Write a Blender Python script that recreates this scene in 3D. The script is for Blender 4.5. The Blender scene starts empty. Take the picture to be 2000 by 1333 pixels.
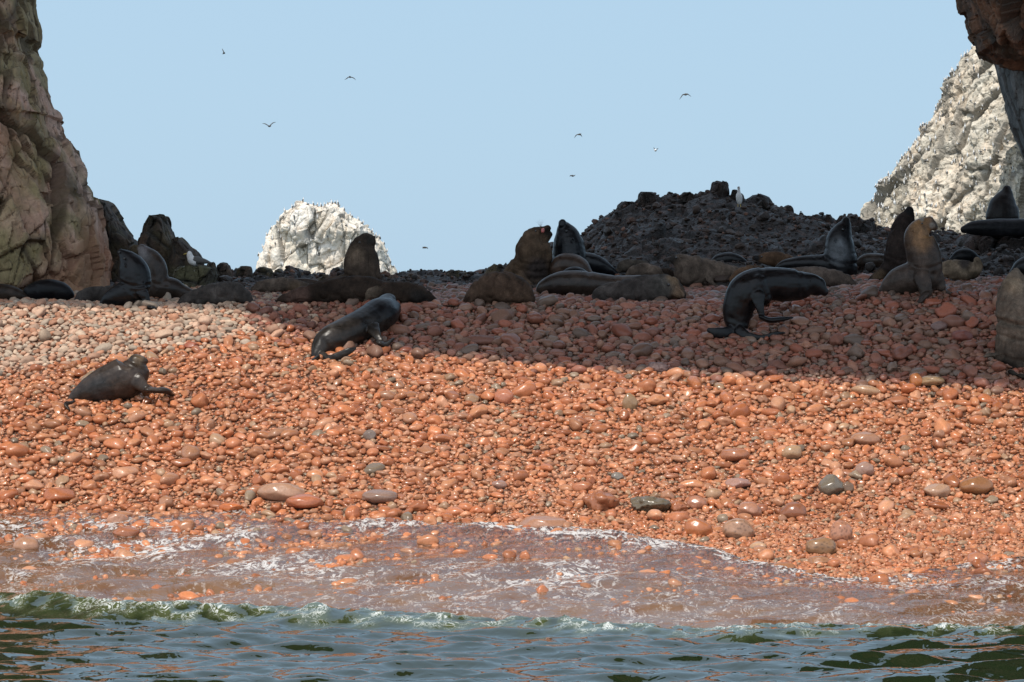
import bpy, math, random
import numpy as np
from mathutils import Vector, Matrix
from mathutils.bvhtree import BVHTree
random.seed(7); RNG = np.random.default_rng(7)
C = bpy.context.scene.collection

# ---------------------------------------------------------------- camera, sky, sun, exposure
F, HR, CH = 6900.0, 625.0, 5.0          # focal length in photo pixels, horizon row, eye height
cam = bpy.data.objects.new('camera', bpy.data.cameras.new('camera')); C.objects.link(cam)
cam.location = (0, 0, CH); cam.rotation_euler = (math.radians(90), 0, 0)
cam.data.sensor_width = 36; cam.data.lens = 36*F/2000
cam.data.shift_y = (HR-666.5)/2000
cam.data.clip_start = 0.5; cam.data.clip_end = 20000
bpy.context.scene.camera = cam
SUN = Vector((-0.23, -0.47, 0.852)).normalized()
elev = math.asin(SUN.z)
w = bpy.data.worlds.new('World'); bpy.context.scene.world = w; w.use_nodes = True
nt = w.node_tree; nt.nodes.clear()
sky = nt.nodes.new('ShaderNodeTexSky'); sky.sky_type = 'NISHITA'; sky.sun_disc = False
sky.sun_elevation = elev; sky.sun_rotation = math.atan2(SUN.x, SUN.y) % (2*math.pi)
sky.altitude = 0; sky.air_density = 1.0; sky.dust_density = 0.6; sky.ozone_density = 2.5
bg = nt.nodes.new('ShaderNodeBackground'); bg.inputs['Strength'].default_value = 0.12
wo = nt.nodes.new('ShaderNodeOutputWorld')
hz = nt.nodes.new('ShaderNodeMix'); hz.data_type = 'RGBA'; hz.inputs[0].default_value = .72   # sea haze evens out the sky
tcz = nt.nodes.new('ShaderNodeTexCoord'); sz = nt.nodes.new('ShaderNodeSeparateXYZ'); nt.links.new(tcz.outputs['Generated'], sz.inputs[0])
mr = nt.nodes.new('ShaderNodeMapRange'); mr.inputs[1].default_value = .03; mr.inputs[2].default_value = .9; mr.inputs[3].default_value = .88; mr.inputs[4].default_value = .25
nt.links.new(sz.outputs[2], mr.inputs[0]); nt.links.new(mr.outputs[0], hz.inputs[0])
nt.links.new(sky.outputs[0], hz.inputs[6]); hz.inputs[7].default_value = (3.4, 5.1, 6.75, 1)
# warm glow added on the sun's side of the sky, as fill for the shade
tc = nt.nodes.new('ShaderNodeTexCoord'); dt = nt.nodes.new('ShaderNodeVectorMath'); dt.operation = 'DOT_PRODUCT'; dt.inputs[1].default_value = SUN
nt.links.new(tc.outputs['Generated'], dt.inputs[0])
def wm(op, a, b):
    q = nt.nodes.new('ShaderNodeMath'); q.operation = op
    for i, x_ in enumerate((a, b)):
        if isinstance(x_, (int, float)): q.inputs[i].default_value = x_
        else: nt.links.new(x_, q.inputs[i])
    return q.outputs[0]
gl_ = wm('MULTIPLY', wm('POWER', wm('MULTIPLY', wm('ADD', dt.outputs['Value'], 1.0), .5), 2.2), 4.4)
ad = nt.nodes.new('ShaderNodeMix'); ad.data_type = 'RGBA'; ad.blend_type = 'ADD'; ad.inputs[0].default_value = 1
vm = nt.nodes.new('ShaderNodeVectorMath'); vm.operation = 'SCALE'; vm.inputs[0].default_value = (1.0, .93, .82); nt.links.new(gl_, vm.inputs['Scale'])
nt.links.new(hz.outputs[2], ad.inputs[6]); nt.links.new(vm.outputs[0], ad.inputs[7])
nt.links.new(ad.outputs[2], bg.inputs[0]); nt.links.new(bg.outputs[0], wo.inputs[0])
sl = bpy.data.lights.new('sun', 'SUN'); sl.energy = 3.3; sl.angle = math.radians(0.5); sl.color = (1, .94, .85)
so = bpy.data.objects.new('sun', sl); C.objects.link(so)
so.rotation_euler = (-SUN).to_track_quat('-Z', 'Y').to_euler(); so.location = (-20, -30, 60)
vs = bpy.context.scene.view_settings
vs.view_transform = 'Standard'; vs.look = 'None'; vs.exposure = 0.0; vs.gamma = 1; vs.use_curve_mapping = False
bpy.context.scene.cycles.max_bounces = 6
bpy.context.scene.cycles.transparent_max_bounces = 8

# ---------------------------------------------------------------- helpers
def P(px, py, Y): return Vector(((px-1000)*Y/F, Y, CH-(py-HR)*Y/F))
def sm(a, b, t):
    u = np.clip((np.asarray(t, float)-a)/(b-a), 0, 1); return u*u*(3-2*u)
def hsh(ix, iy, iz, s=0):
    n = (ix.astype(np.int64)*374761393 + iy.astype(np.int64)*668265263 + iz.astype(np.int64)*2147483647 + s*1274126177) & 0xffffffff
    n = ((n ^ (n >> 13))*1274126177) & 0xffffffff
    n = ((n ^ (n >> 16))*2246822519) & 0xffffffff
    n ^= n >> 15
    return (n & 0xffffff)/float(0x1000000)
def vnoise(p, s=0):                       # value noise, -1..1
    i = np.floor(p).astype(np.int64); f = p-i; f = f*f*(3-2*f); r = 0
    for dx in (0, 1):
        for dy in (0, 1):
            for dz in (0, 1):
                wt = (f[:, 0] if dx else 1-f[:, 0])*(f[:, 1] if dy else 1-f[:, 1])*(f[:, 2] if dz else 1-f[:, 2])
                r = r+wt*hsh(i[:, 0]+dx, i[:, 1]+dy, i[:, 2]+dz, s)
    return r*2-1
def fbm(p, o=4, s=0):
    r = 0; a = 1; t = 0
    for k in range(o): r = r+a*vnoise(p*2**k+17.3*k, s+k); t += a; a *= .5
    return r/t
def cells(p, s=0):                        # cellular noise: facet value, crack distance, id
    i = np.floor(p).astype(np.int64); n = len(p)
    d1 = np.full(n, 9e9); d2 = np.full(n, 9e9); C1 = np.zeros((n, 3)); I1 = np.zeros((n, 3), np.int64)
    for dx in (-1, 0, 1):
        for dy in (-1, 0, 1):
            for dz in (-1, 0, 1):
                j = i+np.array((dx, dy, dz))
                c = j+np.stack([hsh(j[:, 0], j[:, 1], j[:, 2], s+k) for k in (1, 2, 3)], 1)
                d = np.linalg.norm(p-c, axis=1); b = d < d1
                d2 = np.where(b, d1, np.minimum(d2, d)); C1[b] = c[b]; I1[b] = j[b]; d1 = np.where(b, d, d1)
    g = np.stack([hsh(I1[:, 0], I1[:, 1], I1[:, 2], s+k)*2-1 for k in (5, 6, 7)], 1)
    h = hsh(I1[:, 0], I1[:, 1], I1[:, 2], s+9)
    return (h*2-1)*.5+np.sum((p-C1)*g, 1)*1.1, d2-d1, h
def mesh(name, v, f, smooth=True):
    m = bpy.data.meshes.new(name); v = np.asarray(v, np.float32); f = np.asarray(f, np.int32)
    m.vertices.add(len(v)); m.vertices.foreach_set('co', v.ravel())
    k = f.shape[1]; m.loops.add(f.size); m.loops.foreach_set('vertex_index', f.ravel())
    m.polygons.add(len(f)); m.polygons.foreach_set('loop_start', np.arange(0, f.size, k, dtype=np.int32))
    m.polygons.foreach_set('loop_total', np.full(len(f), k, np.int32))
    m.polygons.foreach_set('use_smooth', np.full(len(f), smooth)); m.update(calc_edges=True); m.validate()
    return m
def attr(m, name, vals):
    vals = np.asarray(vals, np.float32)
    if vals.ndim == 1:
        m.attributes.new(name, 'FLOAT', 'POINT').data.foreach_set('value', vals)
    else:
        if vals.shape[1] == 3: vals = np.hstack([vals, np.ones((len(vals), 1), np.float32)])
        m.attributes.new(name, 'FLOAT_COLOR', 'POINT').data.foreach_set('color', vals.ravel())
def obj(name, m, mat=None, parent=None):
    o = bpy.data.objects.new(name, m); C.objects.link(o)
    if mat and m: m.materials.append(mat)
    if parent: o.parent = parent
    return o
def tag(o, label=None, cat=None, group=None, kind=None):
    if label: o['label'] = label
    if cat: o['category'] = cat
    if group: o['group'] = group
    if kind: o['kind'] = kind
    return o
def grid_faces(nu, nv, wrap=False):
    a = np.arange(nu*nv).reshape(nv, nu)
    b = np.roll(a, -1, 1) if wrap else a[:, 1:]
    a0 = a if wrap else a[:, :-1]
    return np.stack([a0[:-1], b[:-1], b[1:], a0[1:]], -1).reshape(-1, 4)
def normals(v, f):
    n = np.zeros_like(v); t = v[f]; fn = np.cross(t[:, 2]-t[:, 0], t[:, 3 % f.shape[1]]-t[:, 1])
    for k in range(f.shape[1]): np.add.at(n, f[:, k], fn)
    return n/(np.linalg.norm(n, axis=1, keepdims=True)+1e-9)
_ico = {}
def ico(sub):
    if sub not in _ico:
        import bmesh
        b = bmesh.new(); bmesh.ops.create_icosphere(b, subdivisions=sub, radius=1)
        _ico[sub] = (np.array([q.co[:] for q in b.verts]), np.array([[q.index for q in g.verts] for g in b.faces])); b.free()
    return _ico[sub]

class NT:                                 # tiny node-tree builder
    def __init__(s, name):
        s.m = bpy.data.materials.new(name); s.m.use_nodes = True; s.t = s.m.node_tree; s.t.nodes.clear()
        s.out = s.t.nodes.new('ShaderNodeOutputMaterial')
    def n(s, ty, **k):
        q = s.t.nodes.new('ShaderNode'+ty); ins = k.pop('ins', {})
        for a, b in k.items(): setattr(q, a, b)
        for a, b in ins.items(): s.set(q.inputs[a], b)
        return q
    def set(s, i, v):
        if isinstance(v, bpy.types.NodeSocket): s.t.links.new(v, i)
        else: i.default_value = v
    def math(s, op, a, b=0.0, c=0.0, clamp=False):
        q = s.n('Math', operation=op, use_clamp=clamp); s.set(q.inputs[0], a); s.set(q.inputs[1], b); s.set(q.inputs[2], c); return q.outputs[0]
    def mix(s, f, a, b, mode='MIX'):
        q = s.n('Mix', data_type='RGBA', blend_type=mode); s.set(q.inputs[0], f); s.set(q.inputs[6], a); s.set(q.inputs[7], b); return q.outputs[2]
    def ramp(s, f, *st):
        q = s.n('ValToRGB'); s.set(q.inputs[0], f); e = q.color_ramp.elements
        for i, (p, c) in enumerate(st):
            if i > 1: e.new(p)
            e[i].position = p; e[i].color = (c if isinstance(c, tuple) else (c, c, c))+(1,)
        return q.outputs[0]
    def coord(s, scale=(1, 1, 1), rot=(0, 0, 0)):
        g = s.n('NewGeometry'); m_ = s.n('Mapping', ins={'Vector': g.outputs['Position'], 'Scale': scale, 'Rotation': rot}); return m_.outputs[0]
    def noise(s, vec, scale, det=4, rough=.55, dist=0):
        return s.n('TexNoise', ins={'Vector': vec, 'Scale': scale, 'Detail': det, 'Roughness': rough, 'Distortion': dist}).outputs[0]
    def at(s, name, col=False):
        q = s.n('Attribute', attribute_name=name); return q.outputs['Color' if col else 'Fac']
    def bump(s, h, strength=.5, dist=.02, nrm=None):
        q = s.n('Bump', ins={'Height': h, 'Strength': strength, 'Distance': dist})
        if nrm: s.set(q.inputs['Normal'], nrm)
        return q.outputs[0]
    def bsdf(s, **k):
        q = s.n('BsdfPrincipled')
        for a, b in k.items():
            key = {'color': 'Base Color', 'rough': 'Roughness', 'normal': 'Normal', 'spec': 'Specular IOR Level', 'coat': 'Coat Weight', 'coatr': 'Coat Roughness', 'ior': 'IOR', 'sheen': 'Sheen Weight'}[a]
            s.set(q.inputs[key], b)
        return q.outputs[0]
    def done(s, sh): s.t.links.new(sh, s.out.inputs[0]); return s.m

# ---------------------------------------------------------------- terrain shape
PY = np.array([30, 50, 57, 60, 63, 66, 68.5, 71, 75, 78, 80, 84, 88, 92, 96, 110])
PZ = np.array([-5, -1.6, -.5, 0, .36, .74, 1.18, 1.98, 3.48, 4.62, 5.30, 5.55, 5.85, 6.05, 6.2, 6.3])
def shiftY(x, Y): return 2.6*(1-sm(-9.5, 3, x))*(1-sm(62, 77, Y))
def H(x, Y):
    x = np.atleast_1d(np.asarray(x, float)); Y = np.atleast_1d(np.asarray(Y, float)); x, Y = np.broadcast_arrays(x, Y)
    z = np.interp(Y-shiftY(x, Y), PY, PZ)+.26*sm(4, 9, x)*sm(72, 80, Y)
    p = np.stack([x*.35, Y*.35, x*0], -1).reshape(-1, 3)
    return z+.07*fbm(p, 3, 3).reshape(z.shape)*sm(56, 61, Y)
RX = [-600, 0, 200, 400, 500, 640, 700, 780, 830, 870, 920, 975, 1040, 1140, 1195, 1230, 1270, 1340, 1380, 1440, 1500, 1560, 1620, 1680, 1700, 1740, 1830, 1870, 2000, 2600]
RR = [520, 520, 500, 540, 548, 552, 552, 552, 549, 543, 543, 526, 505, 462, 418, 398, 391, 385, 380, 389, 400, 417, 428, 452, 452, 456, 460, 464, 458, 440]
YR = 96.0
def HH(x, Y):                             # rubble hill behind the crest
    px = 1000+x*F/YR; zr = CH-(np.interp(px, RX, RR)-HR)*YR/F
    b = H(x, Y); t = sm(85, YR, Y)*.35+np.clip((Y-86)/(YR-86), 0, 1)*.65
    z = np.where(Y < YR, b+(zr-b)*t, zr-(Y-YR)*.75)
    p = np.stack([x*.9, Y*.9, x*0], -1).reshape(-1, 3)
    f1_, c1_, _ = cells(p*1.0+3.3, 71); f2_, c2_, _ = cells(p*2.6+1.3, 73)
    z = z+((f1_*.20-np.exp(-(c1_/.08)**2)*.10+f2_*.085)).reshape(z.shape)*sm(85, 89, Y)
    return z+(.22*fbm(p, 5, 11).reshape(z.shape)-.03)*sm(83, 88, Y)

def hit(px, py):                          # point on the beach seen at a photo position
    Ys = np.arange(50, 98, .05); xs = (px-1000)*Ys/F; zr = CH-(py-HR)*Ys/F
    b = np.nonzero(np.where(Ys > 84, np.maximum(H(xs, Ys), HH(xs, Ys)), H(xs, Ys)) >= zr)[0]
    k = b[0] if len(b) else -1
    return Vector((xs[k], Ys[k], zr[k]))
def heightfield(name, xs, ys, fn, mat):
    X, Yg = np.meshgrid(xs, ys); Z = np.asarray(fn(X, Yg))
    m = mesh(name, np.stack([X, Yg, Z], -1).reshape(-1, 3), grid_faces(len(xs), len(ys)))
    return obj(name, m, mat)
def gradx(a, b, n, lo, hi, k=14):
    e = np.geomspace(b+.5, hi, k); return np.concatenate([-e[::-1] if lo is None else [], np.linspace(a, b, n), e])

# ---------------------------------------------------------------- materials
def mat_beach():
    t = NT('wet_gravel'); v = t.coord()
    vo = t.n('TexVoronoi', ins={'Vector': v, 'Scale': 22.0}); vo2 = t.n('TexVoronoi', ins={'Vector': v, 'Scale': 9.0})
    hue = t.ramp(t.n('SeparateColor', ins={'Color': vo.outputs['Color']}).outputs[0], (0, (.20, .08, .045)), (.45, (.32, .13, .07)), (.8, (.42, .20, .12)), (1, (.2, .15, .12)))
    dk = t.ramp(vo.outputs['Distance'], (.25, 1.), (.62, .35))
    col = t.mix(1, hue, dk, 'MULTIPLY')
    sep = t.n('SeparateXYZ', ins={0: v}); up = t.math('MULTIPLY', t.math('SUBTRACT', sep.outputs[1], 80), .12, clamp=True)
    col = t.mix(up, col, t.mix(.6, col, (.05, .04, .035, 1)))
    h = t.math('SUBTRACT', t.math('MULTIPLY', vo.outputs['Distance'], -1), t.math('MULTIPLY', vo2.outputs['Distance'], .8))
    return t.done(t.bsdf(color=col, rough=.42, normal=t.bump(h, .9, .05)))
def mat_pebble():
    t = NT('pebble_stone'); c = t.n('Attribute', attribute_name='tone'); v = t.coord()
    n = t.noise(v, 26, 5, .65); n2 = t.noise(v, 110, 2, .6)
    col = t.mix(.75, c.outputs['Color'], t.ramp(n, (.25, .68), (.5, .97), (.75, 1.2)), 'MULTIPLY')
    col = t.mix(t.ramp(n2, (.62, 0.), (.72, .55)), col, t.mix(1, col, (.45, .4, .4, 1), 'MULTIPLY'))
    wet = c.outputs['Alpha']
    r = t.math('SUBTRACT', .70, t.math('MULTIPLY', wet, .49))
    r = t.math('ADD', r, t.math('MULTIPLY', t.math('SUBTRACT', n, .5), .18))
    return t.done(t.bsdf(color=col, rough=r, spec=.5, normal=t.bump(n, .25, .012), coat=t.math('MULTIPLY', wet, .2), coatr=.12))
def mat_rock(name, a, b, c_, stain, stainamt, scale=1.0, rough=.85, bumpd=.08, dark=(.05, .045, .04), streak=None, redbase=False):
    t = NT(name); v = t.coord(); tone = t.at('tone'); cr = t.at('crack')
    n = t.noise(v, 1.3*scale, 8, .62, .3); n2 = t.noise(v, 7*scale, 8, .68); n3 = t.noise(v, .55*scale, 3, .5, .4)
    col = t.mix(t.ramp(tone, (.2, 0.), (.8, 1.)), a+(1,), b+(1,))
    col = t.mix(t.ramp(n, (.42, 0.), (.62, 1.)), col, c_+(1,))
    col = t.mix(t.math('MULTIPLY', t.ramp(n3, (.45, 0.), (.58, 1.)), stainamt), col, stain+(1,))
    col = t.mix(.8, col, t.ramp(n2, (.3, .55), (.5, .95), (.72, 1.25)), 'MULTIPLY')
    col = t.mix(t.ramp(cr, (.02, .7), (.09, 0.)), col, dark+(1,))
    if redbase:
        sp_ = t.n('SeparateXYZ', ins={0: v}); q_ = t.math('ADD', t.math('MULTIPLY', sp_.outputs[0], .9), t.math('MULTIPLY', sp_.outputs[2], -.75)); q_ = t.math('ADD', q_, t.math('MULTIPLY', n, 2.2))
        col = t.mix(t.ramp(t.math('ADD', t.math('MULTIPLY', q_, .2), 3.5), (.74, 0.), (.88, .7)), col, (.38, .19, .12, 1))
    if streak:
        vs_ = t.coord((5*scale, 5*scale, .5*scale)); s_ = t.noise(vs_, 1.0, 5, .6)
        col = t.mix(t.ramp(s_, (streak[1], 0.), (streak[1]+.08, .8)), col, streak[0]+(1,))
    vo = t.n('TexVoronoi', feature='DISTANCE_TO_EDGE', ins={'Vector': t.mix(.16, t.coord((1.3, 1.3, .8), (.2, .35, 0)), t.n('TexNoise', ins={'Vector': v, 'Scale': 1.2*scale, 'Detail': 5.0}).outputs['Color'], 'ADD'), 'Scale': 2.3*scale})
    hh = t.math('ADD', n2, t.math('MULTIPLY', t.ramp(vo.outputs[0], (0, 0.), (.05, 1.)), .22))
    return t.done(t.bsdf(color=col, rough=rough, normal=t.bump(hh, .8, bumpd), spec=.35))
M_beach = mat_beach(); M_peb = mat_pebble()
M_cliff = mat_rock('pink_olive_rock', (.58, .36, .26), (.80, .56, .45), (.40, .24, .15), (.27, .235, .10), .75, .8, redbase=True, dark=(.07, .05, .035))
M_over = mat_rock('dark_brown_rock', (.15, .09, .06), (.27, .155, .095), (.07, .055, .04), (.22, .12, .075), .5, .8)
M_slate = mat_rock('slate_rock', (.18, .20, .20), (.30, .31, .31), (.09, .10, .10), (.14, .16, .16), .5, 1.2)
M_guano = mat_rock('guano_rock', (.90, .79, .66), (.95, .89, .80), (.94, .80, .65), (.68, .64, .52), .4, .28, .9, .22, dark=(.33, .32, .29))
M_guano2 = mat_rock('guano_cliff_rock', (.68, .58, .45), (.88, .80, .67), (.78, .64, .49), (.38, .37, .31), .5, .28, .9, .35, dark=(.16, .15, .13))
M_dark = mat_rock('dark_volcanic_rock', (.085, .058, .04), (.17, .11, .075), (.05, .038, .03), (.13, .12, .05), .35, 1.6, .75)
M_rubb = mat_rock('dark_rubble', (.03, .022, .018), (.06, .036, .026), (.022, .018, .016), (.08, .04, .026), .35, 1.6, .6, .06)
def mat_rubble():
    t = NT('hill_rubble'); v = t.coord(); vo = t.n('TexVoronoi', ins={'Vector': v, 'Scale': 7.0})
    r = t.n('SeparateColor', ins={'Color': vo.outputs['Color']}).outputs[0]
    col = t.ramp(r, (0, (.015, .012, .010)), (.5, (.032, .020, .015)), (.85, (.06, .034, .024)), (1, (.13, .07, .05)))
    col = t.mix(t.ramp(t.noise(v, 1.5, 5), (.4, .0), (.65, .7)), col, (.03, .026, .024, 1))
    h = t.math('ADD', t.math('MULTIPLY', vo.outputs['Distance'], -1), t.noise(v, 14, 5, .7))
    return t.done(t.bsdf(color=col, rough=.5, normal=t.bump(h, 1, .12)))
M_hill = mat_rubble()

# ---------------------------------------------------------------- ground
xs = np.concatenate([-np.geomspace(18, 160, 16)[::-1], np.linspace(-17, 17, 290), np.geomspace(18, 160, 16)])
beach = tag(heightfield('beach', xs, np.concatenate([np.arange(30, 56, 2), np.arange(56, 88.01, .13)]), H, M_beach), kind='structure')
hxs = np.concatenate([-np.geomspace(19, 160, 16)[::-1], np.linspace(-18, 18, 560), np.geomspace(19, 160, 16)])
hill = tag(heightfield('hill', hxs, np.concatenate([np.arange(83.5, 98, .075), np.arange(98, 126, 1.5)]), lambda x, y: HH(x, y)-.05*(1-sm(84, 86, y)), M_hill), kind='structure')
#@GROUND_END

# ---------------------------------------------------------------- sea
EDGE_PX = [-400, 0, 200, 500, 800, 1000, 1200, 1400, 1700, 2000, 2400]
EDGE_ROW = [1120, 1135, 1152, 1168, 1185, 1197, 1210, 1216, 1212, 1216, 1220]
def zedge(x): return .16+.28*(1-sm(-9, 4, x))
def Yedge(x):
    x = np.asarray(x, float); Y = np.full(x.shape, 61.)
    for _ in range(12):
        r = np.interp(1000+x*F/Y, EDGE_PX, EDGE_ROW); Y = F*(CH-zedge(x))/(r-HR)
    return Y
def waves(X, Y, seed, n, lmin, lmax, slope, spread=.55):
    rg = np.random.default_rng(seed); z = 0
    for k in range(n):
        L = lmin*(lmax/lmin)**rg.random(); a = rg.normal(math.pi/2+.25, spread); kk = 2*math.pi/L
        ph = kk*(X*math.cos(a)+Y*math.sin(a))+rg.random()*6.28
        A = slope*L/6.28*math.sqrt(2./n)*rg.uniform(.6, 1.3)
        ph = ph+.35*np.sin(ph*.5+rg.random()*6)
        z = z+A*(1-np.abs(np.sin(ph/2))*2+ .27) if k % 3 == 0 else z+A*np.sin(ph)
    return z
def mat_sea():
    t = NT('green_sea_water'); v = t.coord((1, .8, 1)); fo = t.at('foam')
    n1 = t.noise(v, 3.0, 2, .5, .8)
    b = t.bump(n1, .5, .04)
    sp = t.noise(t.coord((1, .6, 1)), 4.5, 5, .7, 1.2)
    lc_ = t.math('SUBTRACT', 1, t.math('MULTIPLY', t.math('ABSOLUTE', t.math('SUBTRACT', sp, .5)), 2))
    f = t.math('MULTIPLY', t.math('MULTIPLY', t.math('SUBTRACT', t.math('ADD', lc_, t.math('MULTIPLY', fo, .10)), 1.025), 12, clamp=True), 1)
    col = t.mix(fo, (.012, .022, .008, 1), (.085, .105, .04, 1))
    w_ = t.bsdf(color=col, rough=.015, ior=1.95, normal=b, spec=.5)
    fm = t.bsdf(color=(.78, .8, .76, 1), rough=.5, normal=b)
    mx = t.n('MixShader', ins={0: f, 1: w_, 2: fm}); return t.done(mx.outputs[0])
xs = np.concatenate([-np.geomspace(16, 7000, 26)[::-1], np.linspace(-15, 15, 620), np.geomspace(16, 7000, 26)])
ys = np.concatenate([-np.geomspace(25, 6000, 14)[::-1], np.linspace(-20, 38, 30), np.arange(38.4, 68, .055), np.arange(69, 130, 4), np.geomspace(135, 9000, 24)])
X, Yg = np.meshgrid(xs, ys); ye = Yedge(X)
amp = sm(20, 42, Yg)*(1-sm(15, 60, np.abs(X)))
near = np.exp(-((Yg-ye+.25)/.9)**2)
Z = waves(X, Yg, 3, 90, .42, 2.4, .185)*amp*(1-.35*sm(-1.5, .3, Yg-ye))
lipn = fbm(np.stack([X*4.5, Yg*3.0, X*0], -1).reshape(-1, 3), 5, 5).reshape(X.shape)
Z = Z+(zedge(X)*.70+.07*lipn+.03*np.sin(X*1.1+2*np.sin(X*.37)))*np.exp(-((Yg-ye)/.75)**2)*amp
Z = np.where(Yg > ye, Z-(Yg-ye)*.25*(Yg < ye+4)-1.0*(Yg >= ye+4)*(Yg < 100), Z)
m = mesh('sea', np.stack([X, Yg, Z], -1).reshape(-1, 3), grid_faces(len(xs), len(ys)))
attr(m, 'foam', (np.exp(-((Yg-ye+.3)/.8)**2)*amp*np.clip(.65+1.3*lipn, .1, 1.3)).ravel())
tag(obj('sea', m, mat_sea()), kind='structure')

# swash: the thin turbid sheet running up the pebbles
TOP_PX = [-300, 0, 150, 300, 480, 600, 750, 900, 1000, 1150, 1250, 1400, 1540, 1640, 1720, 1850, 2000, 2300]
TOP_ROW = [985, 992, 1000, 996, 1000, 1004, 1018, 1024, 1026, 1038, 1050, 1080, 1112, 1130, 1134, 1106, 1090, 1080]
nu, nv = 1300, 210
us = np.linspace(-600, 2600, nu)
yt = np.array([hit(u, np.interp(u, TOP_PX, TOP_ROW))[1] for u in us[::10]]); yt = np.interp(us, us[::10], yt)
xm = (us-1000)*62/F
jag = fbm(np.stack([us*.02, us*0, us*0+3], -1), 5, 21)
vv = np.linspace(-.12, 1.04, nv)
yb = Yedge(xm)
Ysw = yb[None]+(yt+jag*.35-yb)[None]*vv[:, None]; Xsw = (us-1000)[None]*Ysw/F
Vg = np.repeat(vv[:, None], nu, 1)
hb = H(Xsw, Ysw)
def band(c, wd): return np.exp(-((Vg-c)/wd)**2)
up = us[None]
bead = band(.955-.015*jag[None], .04)*(sm(420, 520, up)*(1-sm(1600, 1750, up)*.55))
film = .045+.12*(1-Vg)**.8+.06*band(.93, .05)*sm(650, 760, up)*(1-sm(1450, 1600, up))
rip = waves(Xsw, Ysw, 9, 60, .6, 2.4, .24, .5)*np.clip(1-Vg, 0, 1)**.5
fr = fbm(np.stack([Xsw*7, Ysw*7, Xsw*0], -1).reshape(-1, 3), 4, 31).reshape(Xsw.shape)
zs = hb+film+rip+bead*fr*.05
zs = np.where(Vg < 0, zs+Vg*1.2, zs)
zs = np.where(Vg > .985, hb+film-(Vg-.985)*2.5, zs)
swm = mesh('swash', np.stack([Xsw, Ysw, zs], -1).reshape(-1, 3), grid_faces(nu, nv))
mid = band(.56+.10*np.sin(up/170.), .10)*(sm(40, 200, up)*(1-sm(1100, 1500, up)))*.9
mid2 = band(.8, .16)*(1-sm(480, 700, up))*.75
blot = fbm(np.stack([Xsw*.9, Ysw*.9, Xsw*0+5], -1).reshape(-1, 3), 4, 61).reshape(Xsw.shape)
rt = sm(1650, 1900, up)*band(.9, .2)*.95+sm(1700, 1950, up)*band(.12, .12)*.8
low = band(.03, .05)*.3
foam = np.clip((bead*1.1+mid*.6+mid2*.55+rt*.7+low)*np.clip(.75+1.5*blot, 0, 1.2)+.55+.35*blot, 0, 1.15)
attr(swm, 'foam', foam.ravel()); attr(swm, 'edge', Vg.ravel())
def mat_swash():
    t = NT('turbid_swash_water'); fo = t.at('foam'); ed = t.at('edge')
    v = t.coord((1, .8, 1), (0, 0, .2)); v2 = t.coord((1, .55, 1), (0, 0, -.12))
    nb = t.noise(v, 3.2, 4, .6, .8); big = t.noise(v, 1.1, 4, .5)
    f1 = t.noise(v2, 1.7, 6, .66, 2.2); f2 = t.noise(v2, 5.5, 5, .7, 1.6)
    ln = t.math('SUBTRACT', 1, t.math('MULTIPLY', t.math('ABSOLUTE', t.math('SUBTRACT', f1, .5)), 2))
    ln2 = t.math('SUBTRACT', 1, t.math('MULTIPLY', t.math('ABSOLUTE', t.math('SUBTRACT', f2, .5)), 2))
    lace = t.math('ADD', t.math('MULTIPLY', ln, .6), t.math('MULTIPLY', ln2, .4))
    fr_ = t.math('ADD', t.math('MULTIPLY', lace, .75), t.math('MULTIPLY', t.math('SUBTRACT', f2, .5), .9))
    thr = t.math('SUBTRACT', .81, t.math('MULTIPLY', fo, .15))
    fm = t.math('MULTIPLY', t.math('SUBTRACT', fr_, thr), 10, clamp=True)
    col = t.mix(t.ramp(big, (.35, 0.), (.65, 1.)), (.16, .076, .038, 1), (.29, .17, .10, 1))
    b = t.bump(nb, .6, .06)
    w_ = t.bsdf(color=col, rough=.04, ior=1.7, normal=b)
    wf = t.bsdf(color=(.80, .76, .72, 1), rough=.55, normal=t.bump(f2, .7, .03))
    mx = t.n('MixShader', ins={0: t.math('MULTIPLY', fm, .9), 1: w_, 2: wf})
    # thin towards the upper edge: the pebbles show through
    thin = t.math('MULTIPLY', t.math('ADD', t.ramp(ed, (.35, .1), (.95, .85)), t.math('MULTIPLY', t.math('SUBTRACT', big, .5), 1.1)), t.math('SUBTRACT', 1, t.math('MULTIPLY', fm, .85)), clamp=True)
    tr = t.n('BsdfTransparent', ins={0: (.95, .88, .80, 1)}); gl = t.n('BsdfGlossy', ins={'Roughness': .06, 'Normal': b})
    fz = t.n('Fresnel', ins={'IOR': 1.5, 'Normal': b})
    clear = t.n('MixShader', ins={0: fz.outputs[0], 1: tr.outputs[0], 2: gl.outputs[0]})
    m2 = t.n('MixShader', ins={0: thin, 1: mx.outputs[0], 2: clear.outputs[0]})
    return t.done(m2.outputs[0])
tag(obj('swash_water', swm, mat_swash()), kind='structure')

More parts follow.
